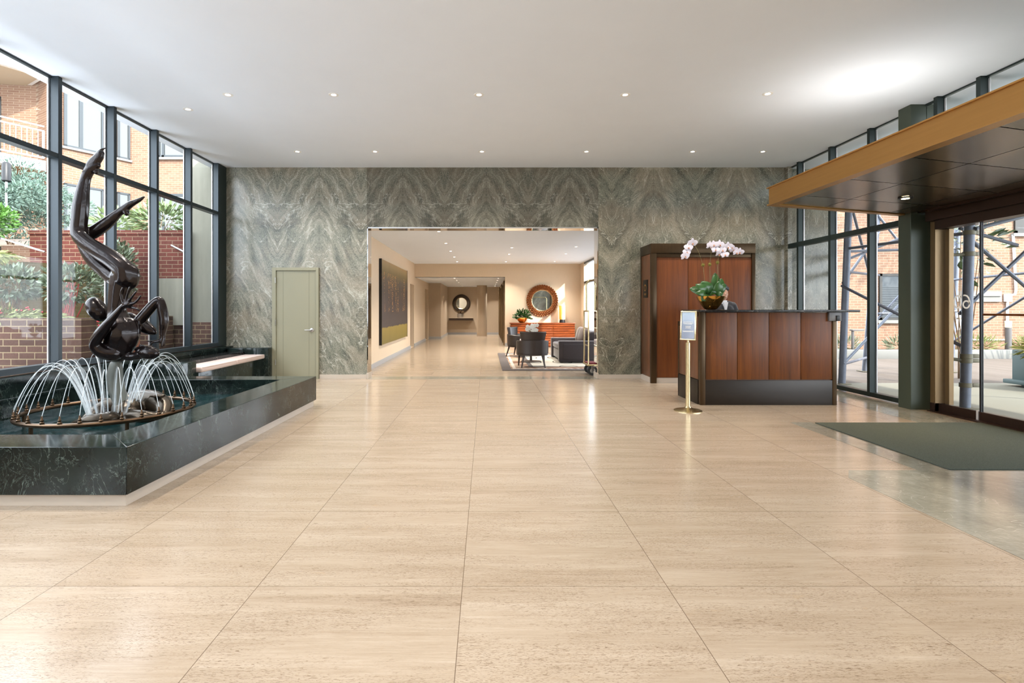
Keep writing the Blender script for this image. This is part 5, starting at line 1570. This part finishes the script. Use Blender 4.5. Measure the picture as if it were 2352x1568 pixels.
for (ta, tb_, zb, zt) in ((1.90, .82, 6.40, 8.12), (.42, .03, 6.40, 8.0), (1.90, .82, 3.65, 5.25), (.42, .03, 3.65, 5.25)):
    fr = MB()
    for (a, b, c, d__) in ((ta, ta - .08, zb, zt), (tb_ + .06, tb_, zb, zt), (ta, tb_, zb, zb + .06), (ta, tb_, zt - .06, zt)):
        fr.prism([tuple(fp(t_, q_).xy) for t_, q_ in ((a, -.05), (b, -.05), (b, .05), (a, .05))], c, d__)
    if ta - tb_ > .6:
        tm_ = ta - (ta - tb_) * .42
        fr.prism([tuple(fp(t_, q_).xy) for t_, q_ in ((tm_ + .05, -.045), (tm_ - .05, -.045), (tm_ - .05, .05), (tm_ + .05, .05))], zb, zt)
    w_ = fr.build('window', M['frame_grey'], hs, smooth=False)
    MB().prism([tuple(fp(t_, q_).xy) for t_, q_ in ((ta - .02, -.015), (tb_ + .02, -.015), (tb_ + .02, 0.0), (ta - .02, 0.0))], zb + .02, zt - .02).build('pane', M['ext_pane'], w_, smooth=False)
    MB().prism([tuple(fp(t_, q_).xy) for t_, q_ in ((ta + .05, -.08), (tb_ - .05, -.08), (tb_ - .05, .0), (ta + .05, .0))], zb - .07, zb).build('sill', M['concrete_kerb'], w_, smooth=False)
for (x0, x1, zb, zt) in ((-11.3, -9.9, 6.5, 8.2), (-11.3, -9.9, 3.75, 5.25)):
    fr = MB()
    for (a, b, c, d__) in ((x0, x0 + .09, zb, zt), (x1 - .09, x1, zb, zt), (x0, x1, zb, zb + .08), (x0, x1, zt - .08, zt), (x0 + .16, x0 + .24, zb, zt)):
        fr.box(a, b, 17.95, 18.02, c, d__)
    w_ = fr.build('window', M['frame_grey'], hs, smooth=False)
    MB().box(x0 + .02, x1 - .02, 17.98, 17.995, zb + .02, zt - .02).build('pane', M['ext_pane'], w_, smooth=False)
    MB().box(x0 - .05, x1 + .05, 17.90, 18.0, zb - .08, zb).build('sill', M['concrete_kerb'], w_, smooth=False)
for z0 in (2.95, 5.80):
    for (ta, tb_) in ((3.75, 2.95), (5.9, 4.4)):
        fr = MB()
        zt = z0 + 2.15
        for (a, b, c, d__) in ((ta, ta - .1, z0, zt), (tb_ + .1, tb_, z0, zt), (ta, tb_, zt - .14, zt), ((ta + tb_) / 2 + .05, (ta + tb_) / 2 - .05, z0, zt)):
            fr.prism([tuple(fp(t_, q_).xy) for t_, q_ in ((a, DP - .06), (b, DP - .06), (b, DP + .04), (a, DP + .04))], c, d__)
        w_ = fr.build('balcony_door', M['frame_dark'], hs, smooth=False)
        MB().prism([tuple(fp(t_, q_).xy) for t_, q_ in ((ta - .02, DP - .02), (tb_ + .02, DP - .02), (tb_ + .02, DP), (ta - .02, DP))], z0 + .05, zt - .05).build('pane', M['ext_pane'], w_, smooth=False)

# ================================================================== forecourt outside the right windows
st('forecourt_apron', MB().box(5.85, 40, -12, 9.2, -.25, -.005), M['apron'])
st('forecourt_paving', MB().box(5.85, 40, 9.2, 13.7, -.25, -.012).box(3.6, 9.2, 10.03, 30, -.25, -.014), M['paver'])
hb_ = empty('brick_house', (15, 15, 0), 'orange brick house wall beyond the forecourt', 'building')
YW = 14.9
MB().box(9.2, 34, YW, YW + .5, 0, 9.0).build('wall', M['brick_orange_x'], hb_, smooth=False)
for (x0, x1, zb, zt, dark) in ((11.2, 12.35, .98, 2.3, 0), (15.05, 16.6, 3.45, 4.8, 1)):
    fr = MB()
    for (a, b, c, d__) in ((x0, x0 + .07, zb, zt), (x1 - .07, x1, zb, zt), (x0, x1, zb, zb + .07), (x0, x1, zt - .07, zt)):
        fr.box(a, b, YW - .05, YW + .02, c, d__)
    w_ = fr.build('window', M['frame_dark'], hb_, smooth=False)
    MB().box(x0 + .03, x1 - .03, YW - .02, YW - .01, zb + .03, zt - .03).build('pane', M['frame_grey'] if not dark else M['frame_dark'], w_, smooth=False)
    if not dark:
        bl = MB()
        for k in range(18): bl.box(x0 + .07, x1 - .07, YW - .046, YW - .022, zb + .08 + .05 * k, zb + .115 + .05 * k)
        bl.build('blind', M['frame_grey'], w_, smooth=False)
    MB().box(x0 - .08, x1 + .08, YW - .09, YW, zb - .09, zb).build('sill', M['concrete_kerb'], w_, smooth=False)
MB().box(13.0, 14.62, YW - .10, YW, 1.66, 1.80).box(13.0, 14.66, YW - .06, YW, 1.50, 1.66).build('stone_band', M['concrete_kerb'], hb_, smooth=False)
pb = empty('planting_bed', (14, 14.2, 0), 'low pale concrete kerb and planting bed at the foot of the brick house', 'planter')
MB().bbox(9.2, 30, 13.7, 13.88, -.02, .22, .01).build('kerb', M['concrete_kerb'], pb)
MB().box(9.2, 30, 13.88, YW - .1, -.02, .17).build('soil', M['soil'], pb)
for i, (x, lb) in enumerate(((9.75, 'grassy clump in the planting bed behind the small path light'), (11.2, 'grassy clump in the planting bed below the blind window'), (13.2, 'low ground cover in the planting bed behind the near scaffold post'), (14.9, 'low ground cover in the planting bed beside the glowing bollard'))):
    plant('bed_plant', lb, (x, 14.15, .32), (.34 if i < 2 else .8, .15, .16), 160 if i < 2 else 260, .2, .02, M['ever_y'] if i > 1 else M['shrub_pale'], 'plant', 'plants in the planting bed', stems=0, base=(x, 14.15, .17), seed=30 + i, up=.8)
cdt = empty('conduit', (15.0, YW - .046, 1), 'white cable conduit with a junction box on the brick house wall', 'conduit')
MB().tube([(14.99, YW - .046, 3.4), (15.07, YW - .046, 1.85), (15.05, YW - .046, 1.72), (14.85, YW - .046, 1.66)], .03, 8).tube([(14.83, YW - .046, 1.55), (14.82, YW - .046, .55)], .03, 8).tube([(14.82, YW - .046, .42), (12.9, YW - .046, .42)], .018, 6).build('pipe', M['rail_white'], cdt)
MB().bbox(14.75, 14.92, YW - .1, YW - .004, 1.5, 1.72, .01).build('junction_box', M['rail_white'], cdt)
mbx = empty('meter_box', (13.35, YW - .1, .9), 'white meter box with pipes on the brick wall behind the near post', 'box')
MB().bbox(13.22, 13.5, YW - .18, YW - .004, .7, 1.0, .02).bbox(13.3, 13.48, YW - .15, YW - .004, 1.05, 1.3, .02).build('box_body', M['rail_white'], mbx)
MB().tube([(13.36, YW - .13, .7), (13.36, YW - .13, .17)], .035, 8).tube([(13.4, YW - .08, 1.0), (13.4, YW - .08, 1.06)], .03, 8).build('pipe', M['scaf_o'], mbx)
bo = empty('bollard_light', (14.1, 14.1, .17), 'grey bollard light with a glowing amber top in the planting bed', 'bollard light')
MB().lathe([(.07, .17), (.07, .80), (0, .80)], (14.1, 14.1, 0), 18).build('post', M['bollard'], bo)
MB().lathe([(.06, .80), (.066, .82), (.066, .93), (.07, .94), (.07, .97), (0, .97)], (14.1, 14.1, 0), 18).build('lamp_head', M['bollard_lamp'], bo)
pa = empty('path_light', (9.83, 14.0, .17), 'thin grey path light with a flat angled head in the planting bed', 'path light')
MB().tube([(9.83, 14.0, .17), (9.83, 14.0, .72)], .035, 10).build('post', M['bollard'], pa)
MB().bbox(9.78, 10.1, 13.94, 14.06, .71, .75, .008).build('head', M['bollard'], pa)
tp = empty('teal_planter', (9.4, 8.33, 0), 'large square teal grey planter with cedar sprays on the forecourt', 'planter')
MB().bbox(8.92, 9.92, 7.8, 8.86, .10, .61, .012).build('planter_box', M['teal'], tp)
MB().bbox(8.84, 10.0, 7.72, 8.94, .04, .11, .012).build('foot', M['teal'], tp)
MB().box(9.0, 9.84, 7.88, 8.78, -.005, .04).build('plinth', M['teal'], tp)
plant('cedar_sprays', 'yellow green cedar sprays drooping over the teal planter', (9.3, 8.33, .64), (.5, .46, .09), 1000, .22, .02, M['cedar'], 'plant', droop=.6, stems=6, base=(9.3, 8.33, .6), seed=41, up=.3)

# sidewalk shed: corrugated deck carried on leaning scaffold posts
sd = empty('sidewalk_shed', (8, 6, 0), 'scaffold shed of grey tube posts and braces carrying a corrugated steel deck', 'scaffold')
prof = []
y = -12.0
k = 0
while y < 9.6:
    prof += [(y, 3.66), (y + .045, 3.66), (y + .075, 3.70), (y + .12, 3.70), (y + .15, 3.66)]
    y += .15
dk = MB()
lo = dk.verts([(6.02, a, z) for a, z in prof]); hi = dk.verts([(10.6, a, z) for a, z in prof])
for i in range(len(prof) - 1): dk.face([lo[i], lo[i + 1], hi[i + 1], hi[i]])
o = dk.build('deck', M['deck'], sd, smooth=False, fix=False)
so = o.modifiers.new('t', 'SOLIDIFY'); so.thickness = .006
for x in (6.3, 8.4, 10.4):
    MB().box(x - .04, x + .04, -12, 9.8 if x < 7 else 11.0, 3.5, 3.655).build('beam', M['scaf'], sd, smooth=False)
posts = [((6.30, 6.87), (6.385, 6.87), .058), ((6.20, 9.1), (6.34, 9.1), .055), ((9.6, 10.8), (9.78, 10.8), .055), ((9.6, 6.9), (9.7, 6.9), .055), ((6.3, 2.2), (6.36, 2.2), .055), ((9.6, 2.2), (9.66, 2.2), .055), ((7.9, 10.9), (8.2, 10.9), .05)]
for (b0, t0, r_) in posts:
    p_ = MB().tube([(b0[0], b0[1], -.01), (t0[0], t0[1], 3.52)], r_, 18).build('post', M['scaf'], sd)
    MB().box(b0[0] - .1, b0[0] + .1, b0[1] - .1, b0[1] + .1, -.004, .008).build('base_plate', M['scaf_o'], p_)
clamp = MB()
for z in (.30, .62, .68, 2.02, 2.30):
    clamp.lathe([(.064, -.03), (.068, -.028), (.068, .028), (.064, .03)], (6.30 + .085 * z / 3.5, 6.87, z), 18)
    clamp.bbox(6.37, 6.47, 6.83, 6.88, z - .025, z + .025, .006)
clamp.build('clamp', M['scaf_o'], sd)


def brace(a, b, r_=.024, m='scaf'):
    MB().tube([a, b], r_, 8).build('brace', M[m], sd)


brace((6.37, 6.80, 2.34), (8.9, 6.80, 3.0), .026)
brace((6.36, 6.92, 2.27), (8.9, 6.92, -.01 + .1), .024)
brace((6.30, 6.95, 1.23), (8.7, 6.95, 3.5), .024)
brace((6.35, 7.0, 2.38), (7.1, 6.98, 2.15), .024)
brace((6.34, 6.87, 2.02), (5.98, 6.87, 2.0), .02, 'scaf_o'); brace((6.30, 6.87, .62), (5.98, 6.95, .66), .022, 'scaf_o')
brace((6.3, 6.9, .80), (6.2, 9.1, 1.7)); brace((6.36, 6.9, 2.3), (6.3, 9.1, 2.35))
brace((6.26, 9.1, 2.3), (9.7, 10.8, 2.55)); brace((6.28, 9.14, 2.15), (9.7, 10.84, 3.2)); brace((6.26, 9.1, 1.95), (8.2, 10.9, 2.0))
brace((6.22, 9.1, 1.75), (8.2, 10.9, 2.9)); brace((6.2, 9.06, .35), (9.7, 10.8, 2.6)); brace((6.2, 9.1, .33), (8.0, 10.9, .30)); brace((8.1, 10.85, 3.3), (9.65, 10.75, 1.2)); brace((8.0, 10.9, .9), (9.7, 10.7, 2.9))
brace((6.30, 9.05, 3.2), (8.1, 10.95, 1.8)); brace((9.65, 10.8, 1.9), (9.65, 6.9, 2.0)); brace((9.62, 10.8, .6), (9.62, 6.9, 3.0)); brace((8.1, 10.8, 1.2), (9.65, 10.7, 1.25))

# magnolia by the post
plant('magnolia', 'young magnolia with broad pale leaves behind the near scaffold post', (8.75, 9.65, 2.55), (.75, .45, .75), 150, .19, .07, M['magn'], 'tree', stems=12, base=(8.95, 9.8, -.01), seed=51, shell=.3, up=.2)
plant('street_tree', 'leafy tree beyond the forecourt throwing dappled shade on the brick house', (13.8, 12.2, 5.6), (1.9, 1.2, 1.3), 1500, .2, .09, M['magn'], 'tree', stems=14, base=(14.6, 12.6, -.01), seed=52, shell=.2)

# ================================================================== light
w = bpy.data.worlds.new('sky')
SC.world = w
w.use_nodes = True
nt = w.node_tree
nt.nodes.clear()
bg = nt.nodes.new('ShaderNodeBackground'); wo_ = nt.nodes.new('ShaderNodeOutputWorld')
bg.inputs[0].default_value = (.82, .91, 1.0, 1); bg.inputs[1].default_value = SKY
nt.links.new(bg.outputs[0], wo_.inputs[0])
S_ = bpy.data.lights.new('sun', 'SUN'); S_.energy = SUN; S_.angle = math.radians(.8); S_.color = (1, .95, .86)
so_ = bpy.data.objects.new('sun', S_); COL.objects.link(so_)
so_.rotation_euler = Vector((-1, 1.2, -.93)).to_track_quat('-Z', 'Y').to_euler()
so_.location = (20, -5, 20)


def portal(x, y0, y1, z0, z1, facing):
    L = bpy.data.lights.new('sky_portal', 'AREA'); L.shape = 'RECTANGLE'; L.size = z1 - z0; L.size_y = y1 - y0
    L.cycles.is_portal = True
    o = bpy.data.objects.new('sky_portal', L); COL.objects.link(o)
    o.location = (x, (y0 + y1) / 2, (z0 + z1) / 2)
    o.rotation_euler = (0, PI / 2 * (1 if facing < 0 else -1), 0)


portal(-5.1, -4.5, 9.7, .65, 3.9, 1)
portal(5.9, -4.5, 9.7, .05, 3.9, -1)
portal(3.45, 10.5, 17.2, .05, 2.85, -1)

cam = bpy.data.cameras.new('camera')
co = bpy.data.objects.new('camera', cam); COL.objects.link(co)
co.location = (0, 0, EYE); co.rotation_euler = (PI / 2, 0, 0)
cam.sensor_width = 36; cam.lens = 36 * F / 2352
cam.shift_x = (1176 - VX) / 2352; cam.shift_y = -(784 - VY) / 2352
cam.clip_end = 200
SC.camera = co
vs__ = SC.view_settings
vs__.view_transform = 'Standard'; vs__.look = 'None'; vs__.gamma = 1; vs__.exposure = EXPOSURE; vs__.use_curve_mapping = False
cy = SC.cycles
cy.max_bounces = 8; cy.diffuse_bounces = 4; cy.glossy_bounces = 4; cy.transmission_bounces = 6; cy.transparent_max_bounces = 16
cy.caustics_reflective = False; cy.caustics_refractive = False
cy.sample_clamp_indirect = 6
cy.use_denoising = True
cy.use_adaptive_sampling = True; cy.adaptive_threshold = .02
cy.blur_glossy = .5
